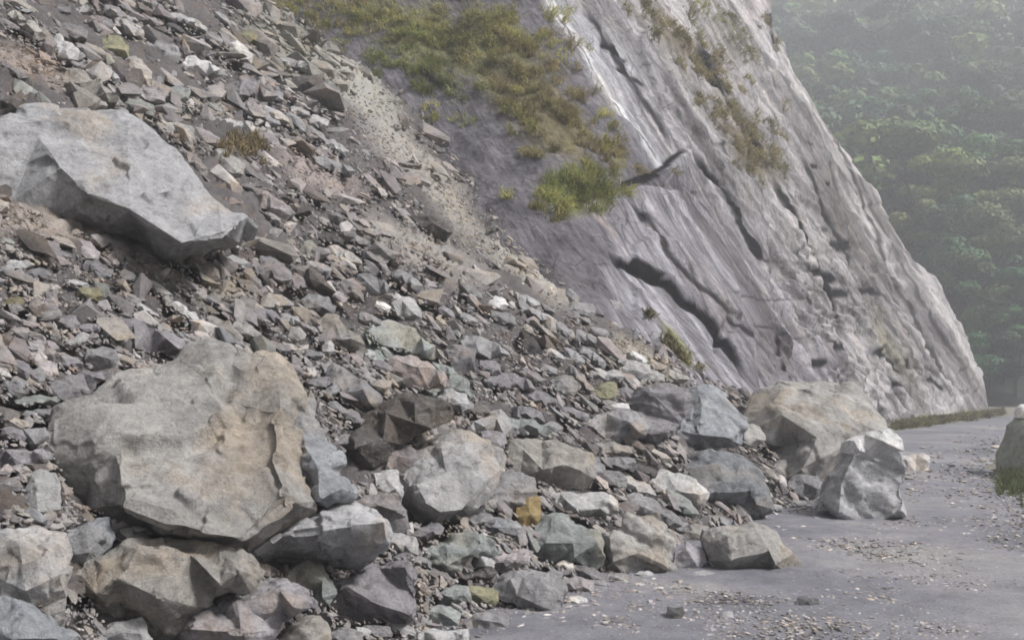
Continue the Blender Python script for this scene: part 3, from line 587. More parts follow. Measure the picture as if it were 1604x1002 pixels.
H('pale grey flat slab in front of the brown striped slab', 'grey', [(905, 668), (930, 655), (960, 645), (992, 638), (1020, 660), (1012, 682), (985, 688), (960, 693), (918, 682)], [(930, 668, .35), (985, 660, .35), (1000, 675, .45)], shade=1.2)
H('large rounded pale boulder with yellowish stains, standing before the cliff', 'warm',
  [(1191, 672), (1200, 640), (1225, 610), (1260, 595), (1300, 592), (1335, 605), (1366, 630), (1391, 655), (1398, 682), (1370, 700), (1345, 720), (1318, 745), (1300, 768), (1276, 781), (1250, 776), (1228, 752), (1216, 742), (1237, 715), (1228, 698), (1205, 692)],
  [(1225, 650, .45), (1265, 625, .4), (1310, 640, .45), (1350, 665, .42), (1280, 685, .6), (1255, 735, .42), (1320, 700, .45)], big=True, shade=1.05, dmul=.9)
H('pale upright boulder with a white cap, alone on the road by the large rounded one', 'slab',
  [(1284, 798), (1290, 770), (1300, 745), (1330, 712), (1337, 690), (1364, 675), (1398, 672), (1412, 690), (1418, 730), (1416, 780), (1421, 811), (1400, 821), (1340, 823), (1310, 816), (1298, 800)],
  [(1338, 713, .34), (1409, 708, .30), (1318, 758, .36), (1314, 800, .34), (1411, 800, .30)], big=True, chips=.05, strata=.5, seed=4, tuck=.3, dmul=.8, lean=.3)
cap = rock([(1334, 709), (1337, 690), (1364, 675), (1398, 671), (1413, 688), (1416, 706), (1376, 712)], [(1346, 705, .5), (1406, 702, .5), (1378, 688, .35)], 'white', None, name='cap', chips=.3, dz=-11.72, shade=1.0, lean=.5)
HEROES.pop(); up = HEROES[-1]['o']; lc = cap.location.copy(); cap.parent = up; cap.location = lc - up.location
H('flat grey stone on the road right of the upright boulder with white cap', 'pale', [(1408, 714), (1445, 709), (1459, 716), (1457, 737), (1422, 740), (1408, 732)], [(1420, 720, .5), (1452, 721, .5)], shade=1.25, chips=.3)
H('small dark stone at the foot of the large rounded pale boulder', 'grey', [(1238, 762), (1255, 742), (1286, 745), (1291, 765), (1276, 782), (1250, 780)], [(1260, 755, .4), (1280, 765, .4)], shade=.8)
H('dark jagged stone alone on the road near the bottom edge', 'dark', [(1043, 966), (1046, 950), (1056, 953), (1070, 950), (1072, 962), (1060, 975), (1048, 973)], [(1056, 960, .4)], shade=1.3)
H('small whitish stone on the road right of the dark jagged stone', 'white', [(1127, 965), (1132, 958), (1147, 957), (1150, 968), (1138, 974), (1128, 971)], [(1138, 963, .4)], shade=.8)
H('dark blue-grey stone lying flat on the open road', 'dark', [(1246, 948), (1250, 936), (1265, 932), (1282, 937), (1284, 948), (1272, 953), (1252, 953)], [(1265, 941, .4)], shade=1.6)
H('thin dark flake of stone on the road right of the blue-grey stone', 'dark', [(1374, 925), (1382, 919), (1400, 919), (1402, 926), (1388, 928)], [(1390, 923, .3)], shade=1.8)
# mid slope
H('long tan bar of rock above the pale tilted slab', 'tan', [(96, 118), (104, 107), (124, 108), (150, 126), (185, 152), (182, 160), (160, 158), (128, 142), (104, 130)], [(125, 116, .4), (165, 145, .4), (125, 130, .4)])
H('cream block on the brown soil patch near the top corner', 'white', [(82, 62), (92, 54), (112, 68), (132, 88), (122, 95), (104, 98), (92, 90)], [(100, 72, .3), (108, 92, .4), (92, 75, .4)], shade=.75)
H('dark rock at the frame edge above the pale tilted slab', 'brown', [(-20, 158), (20, 154), (58, 166), (60, 174), (40, 184), (0, 190), (-20, 190)], [(20, 165, .4), (35, 176, .4)], shade=.65)
H('olive-grey lump with a dark underside, high on the scree', 'olive', [(145, 70), (152, 58), (170, 53), (190, 60), (202, 74), (202, 92), (190, 96), (160, 86), (148, 80)], [(170, 75, .5), (196, 80, .45), (160, 72, .4)], shade=1.3)
H('white and pink stone high on the scree below the boundary with the cliff', 'white', [(285, 98), (295, 88), (320, 92), (345, 108), (348, 116), (325, 118), (300, 112)], [(310, 103, .4), (335, 112, .45)], shade=.9)
H('pale tan flat rock above the brown grass tuft', 'pale', [(338, 200), (345, 188), (370, 184), (395, 192), (412, 206), (405, 214), (370, 214), (345, 216)], [(360, 198, .3), (395, 206, .4), (350, 208, .4)])
H('brown dark lump half buried at the upper edge of the scree', 'brown', [(450, 132), (462, 122), (478, 116), (498, 118), (511, 130), (512, 150), (490, 148), (462, 148)], [(480, 128, .45), (500, 138, .4)], shade=.75)
H('pinkish long wedge right of the pale tilted slab', 'pink', [(398, 296), (412, 298), (440, 315), (465, 334), (455, 338), (450, 350), (430, 340), (408, 322)], [(412, 303, .5), (440, 328, .5), (425, 325, .4)], shade=.75)
H('long thin grey slab right of the brown grass tuft', 'grey', [(490, 246), (510, 245), (545, 258), (558, 268), (550, 275), (520, 266), (495, 254)], [(520, 256, .35), (545, 268, .45)], shade=1.1)
H('dark overhanging rock below the yellowish grit band', 'brown', [(638, 336), (655, 338), (680, 340), (700, 352), (713, 364), (700, 378), (680, 376), (660, 356)], [(680, 350, .55), (700, 362, .5)], shade=.7)
H('dark-faced block with a light flat top in the middle of the scree', 'grey', [(558, 428), (572, 428), (592, 432), (610, 448), (608, 458), (582, 462), (562, 460), (560, 448)], [(565, 432, .5), (575, 442, .5), (604, 456, .45)], shade=.9)
H('bright whitish angular rock right of the dark-faced block', 'white', [(613, 472), (620, 459), (650, 466), (668, 490), (660, 498), (640, 502), (622, 493)], [(630, 472, .35), (650, 492, .5)], shade=.72)
H('grey rounded slab left of the greenish patch in mid scree', 'warm', [(496, 503), (512, 490), (530, 494), (545, 512), (572, 530), (577, 552), (560, 556), (535, 545), (510, 520)], [(525, 505, .42), (550, 530, .5), (535, 532, .45)], shade=.8)
H('pinkish white-topped block in the middle of the slide', 'pink', [(608, 562), (618, 557), (642, 556), (670, 565), (700, 590), (707, 606), (680, 611), (640, 606), (616, 596)], [(622, 563, .5), (655, 574, .5), (690, 600, .5)], shade=.95)
H('greenish slab just above the pinkish white-topped block', 'green', [(590, 500), (620, 505), (660, 525), (690, 545), (700, 562), (670, 560), (640, 550), (600, 540), (580, 520)], [(620, 520, .3), (665, 548, .4)], shade=1.15, chips=1.4)
H('greenish slab right of the pinkish white-topped block', 'green', [(676, 566), (700, 572), (735, 595), (745, 618), (730, 628), (708, 612), (700, 590)], [(705, 585, .35), (728, 612, .4)], shade=1.1)
H('pale wedge under a black hollow left of the upper scree fan', 'grey', [(720, 533), (735, 524), (762, 528), (790, 545), (797, 556), (760, 562), (738, 562)], [(745, 535, .4), (785, 552, .5), (750, 552, .45)], shade=1.15)
H('mauve square block above the greenish slab', 'mauve', [(698, 548), (712, 540), (745, 545), (752, 575), (738, 590), (708, 582)], [(715, 552, .4), (738, 560, .45)])
H('triangular black-faced rock in the middle of the scree fan', 'dark', [(818, 518), (830, 524), (842, 538), (852, 555), (838, 557), (824, 552)], [(832, 540, .3)], shade=.8)
H('flat mauve slab over a black crevice, above the huge boulder', 'mauve', [(183, 505), (208, 498), (250, 515), (280, 530), (298, 536), (285, 550), (240, 553), (207, 551), (190, 530)], [(210, 510, .25), (260, 530, .35), (212, 545, .5), (280, 546, .5)], shade=1.1, chips=.5)
H('rounded mauve boulder resting against the upper left of the huge boulder', 'mauve', [(68, 622), (88, 600), (130, 583), (170, 577), (200, 583), (165, 595), (128, 628), (100, 640), (75, 634)], [(110, 605, .4), (150, 590, .3), (95, 625, .5)])
H('round grey rock just above the rounded mauve boulder', 'grey', [(130, 562), (138, 548), (160, 542), (182, 548), (187, 562), (178, 578), (150, 580), (134, 574)], [(150, 556, .45), (172, 562, .4)])
H('tall pale block standing left of the huge boulder', 'pale', [(36, 800), (36, 765), (48, 742), (64, 733), (86, 742), (96, 765), (97, 808), (60, 814), (38, 812)], [(55, 755, .4), (82, 760, .4), (60, 800, .4)], shade=.85, chips=.5)
H('flat pale block left of the huge boulder above the tall block', 'grey', [(36, 672), (72, 669), (84, 678), (80, 694), (58, 702), (36, 702)], [(45, 680, .4), (75, 682, .4), (55, 695, .5)], shade=1.15)
H('long mauve slab left of the huge boulder under the flat pale block', 'mauve', [(-20, 712), (20, 705), (70, 702), (84, 712), (70, 726), (30, 734), (-20, 738)], [(20, 716, .3), (65, 714, .4)], shade=1.3, strata=.6)
H('long grey slab tilted down to the right between huge boulder and pinkish block', 'grey', [(505, 572), (520, 566), (545, 580), (580, 605), (600, 622), (592, 640), (575, 645), (545, 625), (515, 595)], [(525, 578, .4), (570, 612, .4), (580, 632, .5)], shade=1.0)
H('pale wedge above the gap right of the dark brown leaning boulder', 'pale', [(728, 672), (760, 650), (785, 640), (800, 655), (808, 678), (792, 690), (765, 686)], [(760, 668, .5), (790, 682, .5), (778, 655, .4)], shade=.85)
H('layered greenish slab at the road foot left of the rounded grey-green boulder', 'green', [(668, 872), (690, 850), (745, 834), (775, 850), (777, 866), (742, 877), (722, 902), (690, 907), (674, 892)], [(700, 858, .4), (755, 850, .4), (700, 885, .5), (735, 868, .5)], strata=1.2, shade=1.05)
H('broken grey block with a dark hollow face, at the very toe of the pile', 'grey', [(775, 905), (795, 897), (850, 895), (880, 900), (885, 930), (882, 955), (850, 963), (820, 952), (785, 942), (770, 925)], [(800, 908, .4), (845, 908, .5), (862, 925, .5), (850, 950, .4), (810, 932, .3)], big=True, shade=1.05)
H('white slab at the bottom edge by the toe of the pile', 'white', [(655, 993), (675, 986), (700, 990), (733, 986), (735, 1006), (700, 1015), (660, 1012)], [(680, 995, .4), (725, 994, .4)], shade=.8)
H('pale green crumbly rock near the bottom edge', 'green', [(665, 962), (680, 950), (705, 948), (722, 960), (718, 978), (695, 984), (672, 978)], [(690, 960, .4), (706, 968, .4)], shade=1.3)
H('grey flat rock in the grit at the toe, left of the open road', 'grey', [(728, 975), (745, 960), (780, 958), (798, 970), (796, 985), (765, 992), (735, 990)], [(755, 970, .4), (785, 975, .4)])

# stones seen one by one on the slope: centre, width, height, tilt, colour
E = """44 41 70 18 40 tan;261 80 48 25 25 grey;217 112 55 30 40 pale;234 150 55 26 15 pink;278 150 38 26 5 green;377 83 42 22 40 white;377 138 34 60 75 mauve;455 98 55 14 8 pale;283 205 25 48 85 warm;217 167 48 22 12 green
303 253 60 20 45 grey;360 258 55 32 35 warm;156 37 42 22 15 mauve;115 50 46 26 25 mauve;204 45 56 18 35 pale;285 30 42 14 15 pale;251 18 50 14 40 mauve;390 58 30 20 20 olive;143 163 50 14 5 pale;499 190 32 18 25 pale;418 187 42 14 25 grey
25 115 62 13 38 mauve;44 145 42 13 15 green;335 60 30 14 30 grey;310 40 36 12 38 pale;350 30 34 10 38 grey;430 150 30 16 20 grey;430 180 46 14 25 pale;470 175 30 12 20 pale;505 218 40 12 40 grey;530 232 36 14 35 pale;250 60 28 12 20 dark
275 45 30 10 30 dark;180 20 40 16 25 mauve;90 15 44 16 15 mauve;65 25 30 14 0 grey;125 18 12 30 70 pale;230 90 40 14 40 dark;245 128 16 28 80 grey;150 105 34 12 35 pink;175 118 36 12 40 pale;265 115 30 18 20 grey
136 394 45 26 40 pink;27 415 16 40 80 pale;75 452 56 16 6 pale;139 461 42 24 5 olive;122 445 42 12 10 pale;75 496 50 18 -18 grey;105 506 42 24 0 mauve;163 480 22 20 -15 pink;20 474 36 14 -12 olive;292 490 54 15 42 white
120 534 42 16 -32 pale;98 563 62 20 25 mauve;75 580 30 26 10 pink;37 580 44 20 32 mauve;50 628 80 14 -4 green;60 648 56 12 -3 grey;431 425 62 36 22 mauve;373 411 42 16 18 pale;421 367 44 18 -6 grey;438 472 50 17 22 warm
417 493 48 20 12 mauve;500 478 58 30 25 grey;387 520 52 22 28 warm;482 389 26 22 10 green;150 420 40 22 30 mauve;158 428 34 26 15 grey;95 400 34 14 10 mauve;45 400 16 14 0 pale;60 430 40 18 0 mauve;10 425 20 26 80 grey
200 432 26 20 50 grey;250 455 50 16 35 pale;270 478 40 14 40 warm;230 485 44 8 32 pale;310 530 34 14 10 pink;340 505 36 14 25 grey;350 480 34 14 20 mauve;395 440 30 14 20 grey;330 470 30 12 25 mauve;70 540 44 14 10 pink
40 545 38 12 10 mauve;30 520 34 18 5 grey;140 515 40 16 -5 mauve;455 500 34 16 10 grey;465 525 30 24 30 warm;430 545 50 18 15 mauve;480 555 50 14 8 grey;515 545 22 18 80 pale;350 545 26 14 20 grey;455 405 34 12 20 mauve
500 420 40 18 20 grey;540 400 60 18 30 pale;520 375 40 16 20 dark;550 455 50 20 35 grey;600 480 26 12 25 white;580 500 40 14 25 grey;640 440 50 18 35 grey;590 410 40 14 35 mauve;560 375 44 14 30 grey;680 470 36 12 40 mauve
740 459 34 14 35 grey;781 475 30 20 20 white;825 470 58 14 32 pale;838 490 60 12 35 grey;790 500 44 18 25 grey;897 466 30 18 40 grey;912 485 44 24 10 grey;955 483 24 38 60 pale;870 555 30 14 35 pale;808 598 56 20 20 mauve
846 625 46 20 20 mauve;886 605 36 32 42 grey;914 598 52 12 47 grey;951 614 28 32 80 olive;951 588 46 18 8 pale;995 581 44 26 12 pale;820 645 76 14 16 mauve;720 632 40 22 30 grey;747 642 36 20 15 brown;710 625 40 26 20 pale
825 668 72 20 10 green;775 690 36 24 40 mauve;962 727 62 18 -5 grey;960 703 50 16 10 grey;920 735 44 30 10 grey;865 668 30 16 20 grey;900 648 46 14 15 mauve;1010 795 60 26 25 grey;1000 763 50 18 25 pale;960 748 40 16 10 grey
980 795 36 16 -10 mauve;1045 812 44 20 25 grey;1068 790 50 20 35 green;1005 738 44 18 5 dark;1180 640 32 14 5 white;1172 682 46 36 20 warm;1155 655 30 18 30 grey;1130 817 46 12 10 grey;787 825 50 24 5 blue;800 878 58 24 -15 pink
760 883 32 20 25 pale;748 903 56 16 -15 dark;757 934 42 26 15 olive;712 932 42 22 -5 green;905 941 30 11 5 white;887 886 20 14 20 white;905 917 46 20 15 pink;924 899 40 14 25 mauve;632 852 42 26 10 pale;668 835 46 16 -20 mauve
750 815 44 20 5 grey;630 875 34 12 -15 mauve;660 880 30 14 10 grey;545 1000 50 26 10 grey;590 990 44 18 0 mauve;630 985 34 14 10 pale;568 990 20 14 0 white;20 800 22 50 85 grey;20 680 36 20 5 mauve;12 650 34 20 20 brown
15 760 34 20 10 mauve;20 610 36 18 25 mauve;30 600 26 16 20 grey;60 590 24 18 80 grey;530 640 30 14 45 grey;555 655 34 16 40 mauve;500 600 16 30 60 mauve;520 612 14 26 60 grey;540 690 20 24 70 grey;650 690 26 12 10 grey
600 575 34 14 25 mauve;575 555 26 16 10 pale;780 600 40 18 20 mauve;770 575 34 16 25 mauve;860 580 26 14 30 grey;835 590 40 14 30 mauve;900 560 40 16 35 grey;930 560 50 14 35 grey;960 550 34 12 40 grey;985 620 30 20 40 mauve
920 530 40 18 30 grey;880 515 34 14 35 grey;860 500 30 12 30 pale;1000 560 30 12 30 white;1020 590 40 20 15 pale;1060 590 34 14 15 warm;970 640 30 16 -10 white;940 520 30 14 20 grey;735 500 30 14 30 grey;700 490 30 14 35 mauve
870 700 20 10 10 pale;1060 825 40 14 0 grey;1130 760 20 14 30 pale;1100 900 26 10 0 pale;1010 900 24 10 0 pale;970 905 26 12 5 grey;990 892 16 10 0 white;940 915 22 10 10 grey;1215 795 20 10 5 pale;1255 790 20 10 5 pale""".replace('\n', ';').split(';')
def ell_outline(cx, cy, w_, h_, an, rg):
    n = int(rg.integers(7, 10)); c, s_ = math.cos(R(an)), math.sin(R(an)); ol = []
    sk = rg.uniform(-.3, .3)
    for k in range(n):
        th = 2 * math.pi * (k + rg.uniform(-.3, .3)) / n
        r = rg.uniform(.88, 1.08); ex = .75
        x = np.sign(math.cos(th)) * abs(math.cos(th)) ** ex * w_ / 2 * r; y = np.sign(math.sin(th)) * abs(math.sin(th)) ** ex * h_ / 2 * r
        x += sk * y
        ol.append((cx + x * c - y * s_, cy + x * s_ + y * c))
    rr = []
    off = rg.uniform(-.12, .12)
    for fx, fy, d in [(-.5, -.02, .45), (.05, off, .6), (.52, .05, .45), (-.1, .5, .4), (.35, .55, .35)]:
        x, y = fx * w_ / 2 * 1.0, fy * h_ / 2 + rg.normal() * .03 * h_; x += sk * y + rg.normal() * .05 * w_
        rr.append((cx + x * c - y * s_, cy + x * s_ + y * c, d * rg.uniform(.8, 1.15)))
    return ol, rr
rgE = np.random.default_rng(77)
AUTO = []
for ln in E:
    v = ln.split()
    cx, cy, w_, h_, an = map(float, v[:5]); tint = v[5]
    ol, rr = ell_outline(cx, cy, w_ * (1.06 + .14 * (cy > 560) + .08 * (cy > 700)), h_ * (1.12 + .12 * (cy > 560) + .08 * (cy > 700)), an, rgE)
    rr = [r for r in rr if bool(in_poly(np.array(r[0]), np.array(r[1]), ol))]
    rock(ol, rr, tint, None, res=2.6, chips=.8, jit=1.2, shade=float(rgE.uniform(.88, 1.12)), strata=float(rgE.uniform(0, .6)))
    AUTO.append(HEROES[-1])

# ---- labels for the smaller stones: kind, colour and what each lies beside
LM = [(h['c'], n) for h, n in [(HEROES[0], 'the huge rounded boulder'), (HEROES[2], 'the pale tilted slab'), (HEROES[3], 'the tan-brown boulder'), (HEROES[11], 'the square blue-grey block'), (HEROES[12], 'the dark brown leaning boulder'), (HEROES[13], 'the angular light grey boulder'),
      (HEROES[17], 'the tan flat-topped boulder'), (HEROES[21], 'the grey-green boulder'), (HEROES[22], 'the layered pale block'), (HEROES[24], 'the angular road block'), (HEROES[28], 'the bluish boulder'), (HEROES[31], 'the large stained boulder')]]
LM += [((385, 228), 'the brown grass tuft'), ((240, 527), 'the flat mauve slab'), ((60, 90), 'the brown soil patch'), ((656, 582), 'the pinkish white-topped block'), ((640, 478), 'the bright whitish rock'), ((838, 540), 'the triangular black-faced rock'), ((130, 132), 'the long tan bar'),
       ((480, 133), 'the half-buried brown lump'), ((680, 357), 'the dark overhanging rock'), ((1030, 650), 'the brown striped slab'), ((65, 773), 'the tall pale block'), ((583, 443), 'the dark-faced block'), ((830, 925), 'the broken toe block'), ((720, 870), 'the layered greenish slab'), ((1065, 768), 'the white tilted slab'), ((1378, 923), 'the dark flake on the road'), ((1350, 750), 'the white-capped boulder')]
ORD = ['', 'second ', 'third ', 'fourth ', 'fifth ', 'sixth ', 'seventh ', 'eighth ', 'ninth ', 'tenth ', 'eleventh ', 'twelfth ']
def label_all(items):
    buckets = {}
    for it in items:
        cx, cy = it['c']; (lx, ly), nm = min(LM, key=lambda q: math.hypot(q[0][0] - cx, (q[0][1] - cy) * 1.2))
        dx, dy = cx - lx, cy - ly
        dr = ('above' if dy < 0 else 'below') if abs(dy) > abs(dx) * .8 else ('right of' if dx > 0 else 'left of')
        shp = 'thin slab' if it['w'] > 2.4 * it['h'] else ('upright stone' if it['h'] > 1.25 * it['w'] else ('flat stone' if it['w'] > 1.5 * it['h'] else 'blocky stone'))
        buckets.setdefault((TW[it['tint']], shp, dr, nm), []).append((math.hypot(dx, dy), it))
    for (tw, shp, dr, nm), L in buckets.items():
        L.sort(key=lambda q: q[0])
        for k, (_, it) in enumerate(L):
            lab = f"{ORD[min(k, 11)]}nearest {tw} {shp} {dr} {nm}".strip() if len(L) > 1 else f"{tw} {shp} lying {dr} {nm}"
            it['label'] = lab; tag(it['o'], lab, 'stone', 'stones scattered over the scree')

# ---- rubble: far more small stones than anyone could count
def hull_proto(rg, flat):
    bm = bmesh.new()
    for _ in range(13):
        p = rg.normal(size=3); p /= np.linalg.norm(p); p = np.sign(p) * np.abs(p) ** .7; bm.verts.new(p * np.array([1, rg.uniform(.55, .8), flat]) * rg.uniform(.85, 1.05))
    r = bmesh.ops.convex_hull(bm, input=bm.verts[:]); bmesh.ops.delete(bm, geom=[v for v in bm.verts if not v.link_faces], context='VERTS')
    bmesh.ops.triangulate(bm, faces=bm.faces[:]); bmesh.ops.recalc_face_normals(bm, faces=bm.faces[:]); bm.verts.index_update()
    V = np.array([v.co[:] for v in bm.verts]); T = np.array([[v.index for v in f.verts] for f in bm.faces]); bm.free(); return V, T
rg = np.random.default_rng(5)
PROTO = [hull_proto(rg, rg.uniform(.18, .6)) for _ in range(40)]
def rotm(ax, an):
    ax = ax / np.linalg.norm(ax); K = np.array([[0, -ax[2], ax[1]], [ax[2], 0, -ax[0]], [-ax[1], ax[0], 0]]); return np.eye(3) + math.sin(an) * K + (1 - math.cos(an)) * K @ K
e1 = np.array([UY, -UX, 0.]); e1 /= np.linalg.norm(e1); e3 = nrm; e2 = np.cross(e3, e1)
FR = np.stack([e1, e2, e3], 1)
def tint_near(px_, py_, rg):
    keys = ['grey'] * 8 + ['mauve'] * 7 + ['pale'] * 3 + ['warm'] * 3 + ['brown'] * 2 + ['green', 'tan', 'tan', 'pink', 'blue']
    k = keys[rg.integers(0, len(keys))]; c = np.array(TN[k]) * rg.uniform(.72, 1.15)
    for cx, cy, rx, ry, an, cc in SOIL:
        f = float(soft(np.array(px_), np.array(py_), cx, cy, rx, ry, an)); 
        if f > 0: c = c * (1 - .6 * f) + np.array(cc) * rg.uniform(.8, 1.3) * .6 * f
    return k, c
def scatter(N_, region, rg, size, frame_fn, tilt=.45):
    Vs = []; Ts = []; Cs = []; off = 0; rec = []
    for _ in range(N_):
        r = region(rg)
        if r is None: continue
        x, y, pos, sz = r
        V, T = PROTO[rg.integers(0, len(PROTO))]
        M = frame_fn(rg) @ rotm(rg.normal(size=3), rg.normal() * tilt) @ rotm(np.array([0, 0, 1.]), (math.pi / 2 + rg.normal() * .6) if tilt > .3 else rg.uniform(0, 6.28))
        W = (V * sz * np.array([1.25, 1, 1])) @ M.T + pos
        k, c = tint_near(x, y, rg); c = c * np.array([.98, .94, .91])
        rec.append((x, y, pos, sz, k, c, W, T)); 
    return rec
def merge(name, rec, m, jitter=.0):
    n = 0; Vs, Ts, Cs = [], [], []
    for x, y, pos, sz, k, c, W, T in rec:
        Vs.append(W); Ts.append(T + n); Cs.append(np.repeat(c[None], len(W), 0)); n += len(W)
    me = mesh_np(name, np.concatenate(Vs), np.concatenate(Ts), smooth=False); set_col(me, np.concatenate(Cs)); return obj(name, me, m)
HB = [(min(p[0] for p in h['ol']), max(p[0] for p in h['ol']), min(p[1] for p in h['ol']), max(p[1] for p in h['ol']), h['ol']) for h in HEROES]
def covered(x, y):
    for a, b, c, d, ol in HB:
        if a < x < b and c < y < d and bool(in_poly(np.array(x), np.array(y), ol)): return True
    return False
FINE = [(60, 345, 160, 45, 12), (230, 412, 80, 28, 25), (500, 275, 95, 32, 25), (50, 95, 85, 34, 25), (620, 210, 160, 60, 50), (700, 310, 170, 50, 52), (660, 390, 150, 40, 28), (830, 430, 140, 44, 40), (560, 120, 150, 60, 42)]
def talus_pt(rg):
    x = rg.uniform(-330, 1290); y = rg.uniform(-110, 1030)
    it = float(inv_talus(x, y)); ig = float(inv_ground(x, y))
    if it < 1 / 40. or it < ig + .001: return None
    if x > bound_px(y) + 14 + rg.normal() * 8: return None
    if covered(x, y): return None
    t_ = 1 / it; fine = max(float(soft(np.array(x), np.array(y), *f)) for f in FINE)
    spx = 4.2 * (rg.pareto(1.7) + 1); spx = min(spx, 24)
    if rg.random() < fine * .7: spx = rg.uniform(1.4, 4.4)
    if y > 560: spx = min(spx * 1.15, 14)
    if x > 700 and y < 560: spx *= .72
    cl = float(vnoise(np.array([[x / 62., y / 40., .3]]), 77)[0])
    if cl > .12: spx *= 1 + 1.1 * (cl - .12)
    elif cl < -.22 and rg.random() < .75: spx = rg.uniform(1.3, 3.4)
    pos = unproj(x, y, t_) + nrm * (rg.uniform(-.3, .35) * spx * t_ / F + .02)
    return x, y, pos, spx * t_ / F
rg = np.random.default_rng(9)
rec = scatter(25000, talus_pt, rg, None, lambda r: FR)
rec.sort(key=lambda q: -q[3] / (q[2][1]))
vis = [q for q in rec if 10 < q[0] < 1200 and 10 < q[1] < 985]
ids = set()
n_ind = max(0, 296 - len(HEROES)); take = vis[:n_ind]; tk = set(id(q) for q in take)
for q in take:
    x, y, pos, sz, k, c, W, T = q
    base = W.mean(0) * 1.0; base[2] = W[:, 2].min(); me = mesh_np('stone', W - base, T, smooth=False)
    o = obj('stone', me, M_ROCK, loc=base); o.color = (*[float(v) for v in np.clip(c, .02, .9)], 1)
    pxs = W[:, 0] / W[:, 1] * F + 802; pys = HY - (W[:, 2] - CAMZ) / W[:, 1] * F
    AUTO.append(dict(o=o, c=(x, y), w=np.ptp(pxs), h=np.ptp(pys), t=pos[1], tint=k))
label_all(AUTO)
rest = [q for q in rec if id(q) not in tk]
def grit_pt(rg):
    r = talus_pt(rg)
    if r is None: return None
    x, y, pos, sz = r; px1 = rg.uniform(1.2, 3.6) * (1 + .5 * (y > 560)); t_ = pos[1]
    return x, y, unproj(x, y, t_) + nrm * .03, px1 * t_ / F
rest += scatter(42000, grit_pt, np.random.default_rng(91), None, lambda r: FR)
o = merge('rubble', rest, M_STONE); tag(o, 'loose broken stones covering the whole scree slope', 'rubble', kind='stuff')
# grit and gravel on the road and at the toe
def road_pt(rg):
    y = 640 + 400 * rg.random() ** .8; x = rg.uniform(480, 1700); ig = float(inv_ground(x, y))
    if float(inv_talus(x, y)) > ig + .006: return None
    if ig < float(inv_cliff(np.array([x]), np.array([y]))[0]) and x > 1000: return None
    t_ = 1 / ig; dd = (float(inv_talus(x, y)) - ig) * t_      # near the toe more stones
    dens = .3 + 2.2 * math.exp(-max(0, -dd) / .16) + .5 * float(soft(np.array(x), np.array(y), 1380, 850, 260, 50, 0)) + .4 * float(soft(np.array(x), np.array(y), 1500, 960, 200, 60, 10)) + .5 * float(soft(np.array(x), np.array(y), 1560, 790, 90, 60, 0))
    if rg.random() > dens: return None
    if covered(x, y): return None
    spx = 1.7 * (rg.pareto(2.6) + 1) * (.6 + (y - 640) / 400); spx = min(spx, 7 if dd > -.15 else 4.5)
    sz = spx * t_ / F
    return x, y, unproj(x, y, t_) + np.array([0, 0, .25 * sz + .012]), sz
rg = np.random.default_rng(21)
rec = scatter(30000, road_pt, rg, None, lambda r: np.eye(3), tilt=.15); rec = [(*q[:5], q[5] * rg.uniform(.9, 1.9), *q[6:]) for q in rec]
o = merge('gravel', rec, M_STONE); tag(o, 'gravel and chips strewn over the road surface', 'gravel', kind='stuff')

# ================================================================== VEGETATION ON THE CLIFF
def blades(roots, normals, n_per, length, width, cols, rg, droop=1.0, spread=.5):
    """thin curved grass blades, two segments each"""
    n = len(roots) * n_per; Rr = np.repeat(roots, n_per, 0); Nn_ = np.repeat(normals, n_per, 0); Cc = np.repeat(cols, n_per, 0)
    Rr = Rr + rg.normal(size=(n, 3)) * spread * length * .35
    d = Nn_ * .8 + rg.normal(size=(n, 3)) * .45 + np.array([0, 0, .55]); d /= np.linalg.norm(d, axis=1, keepdims=True)
    L = length * rg.uniform(.5, 1.3, n)[:, None]; side = np.cross(d, rg.normal(size=(n, 3))); side /= np.linalg.norm(side, axis=1, keepdims=True) + 1e-9
    mid = Rr + d * L * .5; d2 = d + np.array([0, 0, -1.0]) * droop; d2 /= np.linalg.norm(d2, axis=1, keepdims=True); tip = mid + d2 * L * .55
    Wd = width * rg.uniform(.6, 1.4, n)[:, None]
    V = np.stack([Rr - side * Wd, Rr + side * Wd, mid + side * Wd * .8, mid - side * Wd * .8, tip + side * Wd * .15, tip - side * Wd * .15], 1)
    idx = np.arange(n)[:, None] * 6
    T = np.concatenate([idx + np.array([[0, 1, 2, 3]]), idx + np.array([[3, 2, 4, 5]])], 0)
    cc = Cc * rg.uniform(.65, 1.4, n)[:, None]
    cc = np.repeat(cc[:, None], 6, 1); cc[:, 4:] *= 1.15
    return V.reshape(-1, 3), T, cc.reshape(-1, 3)
GREEN, YG, OCH, OLV = (.125, .135, .05), (.185, .175, .07), (.165, .138, .075), (.14, .125, .065)
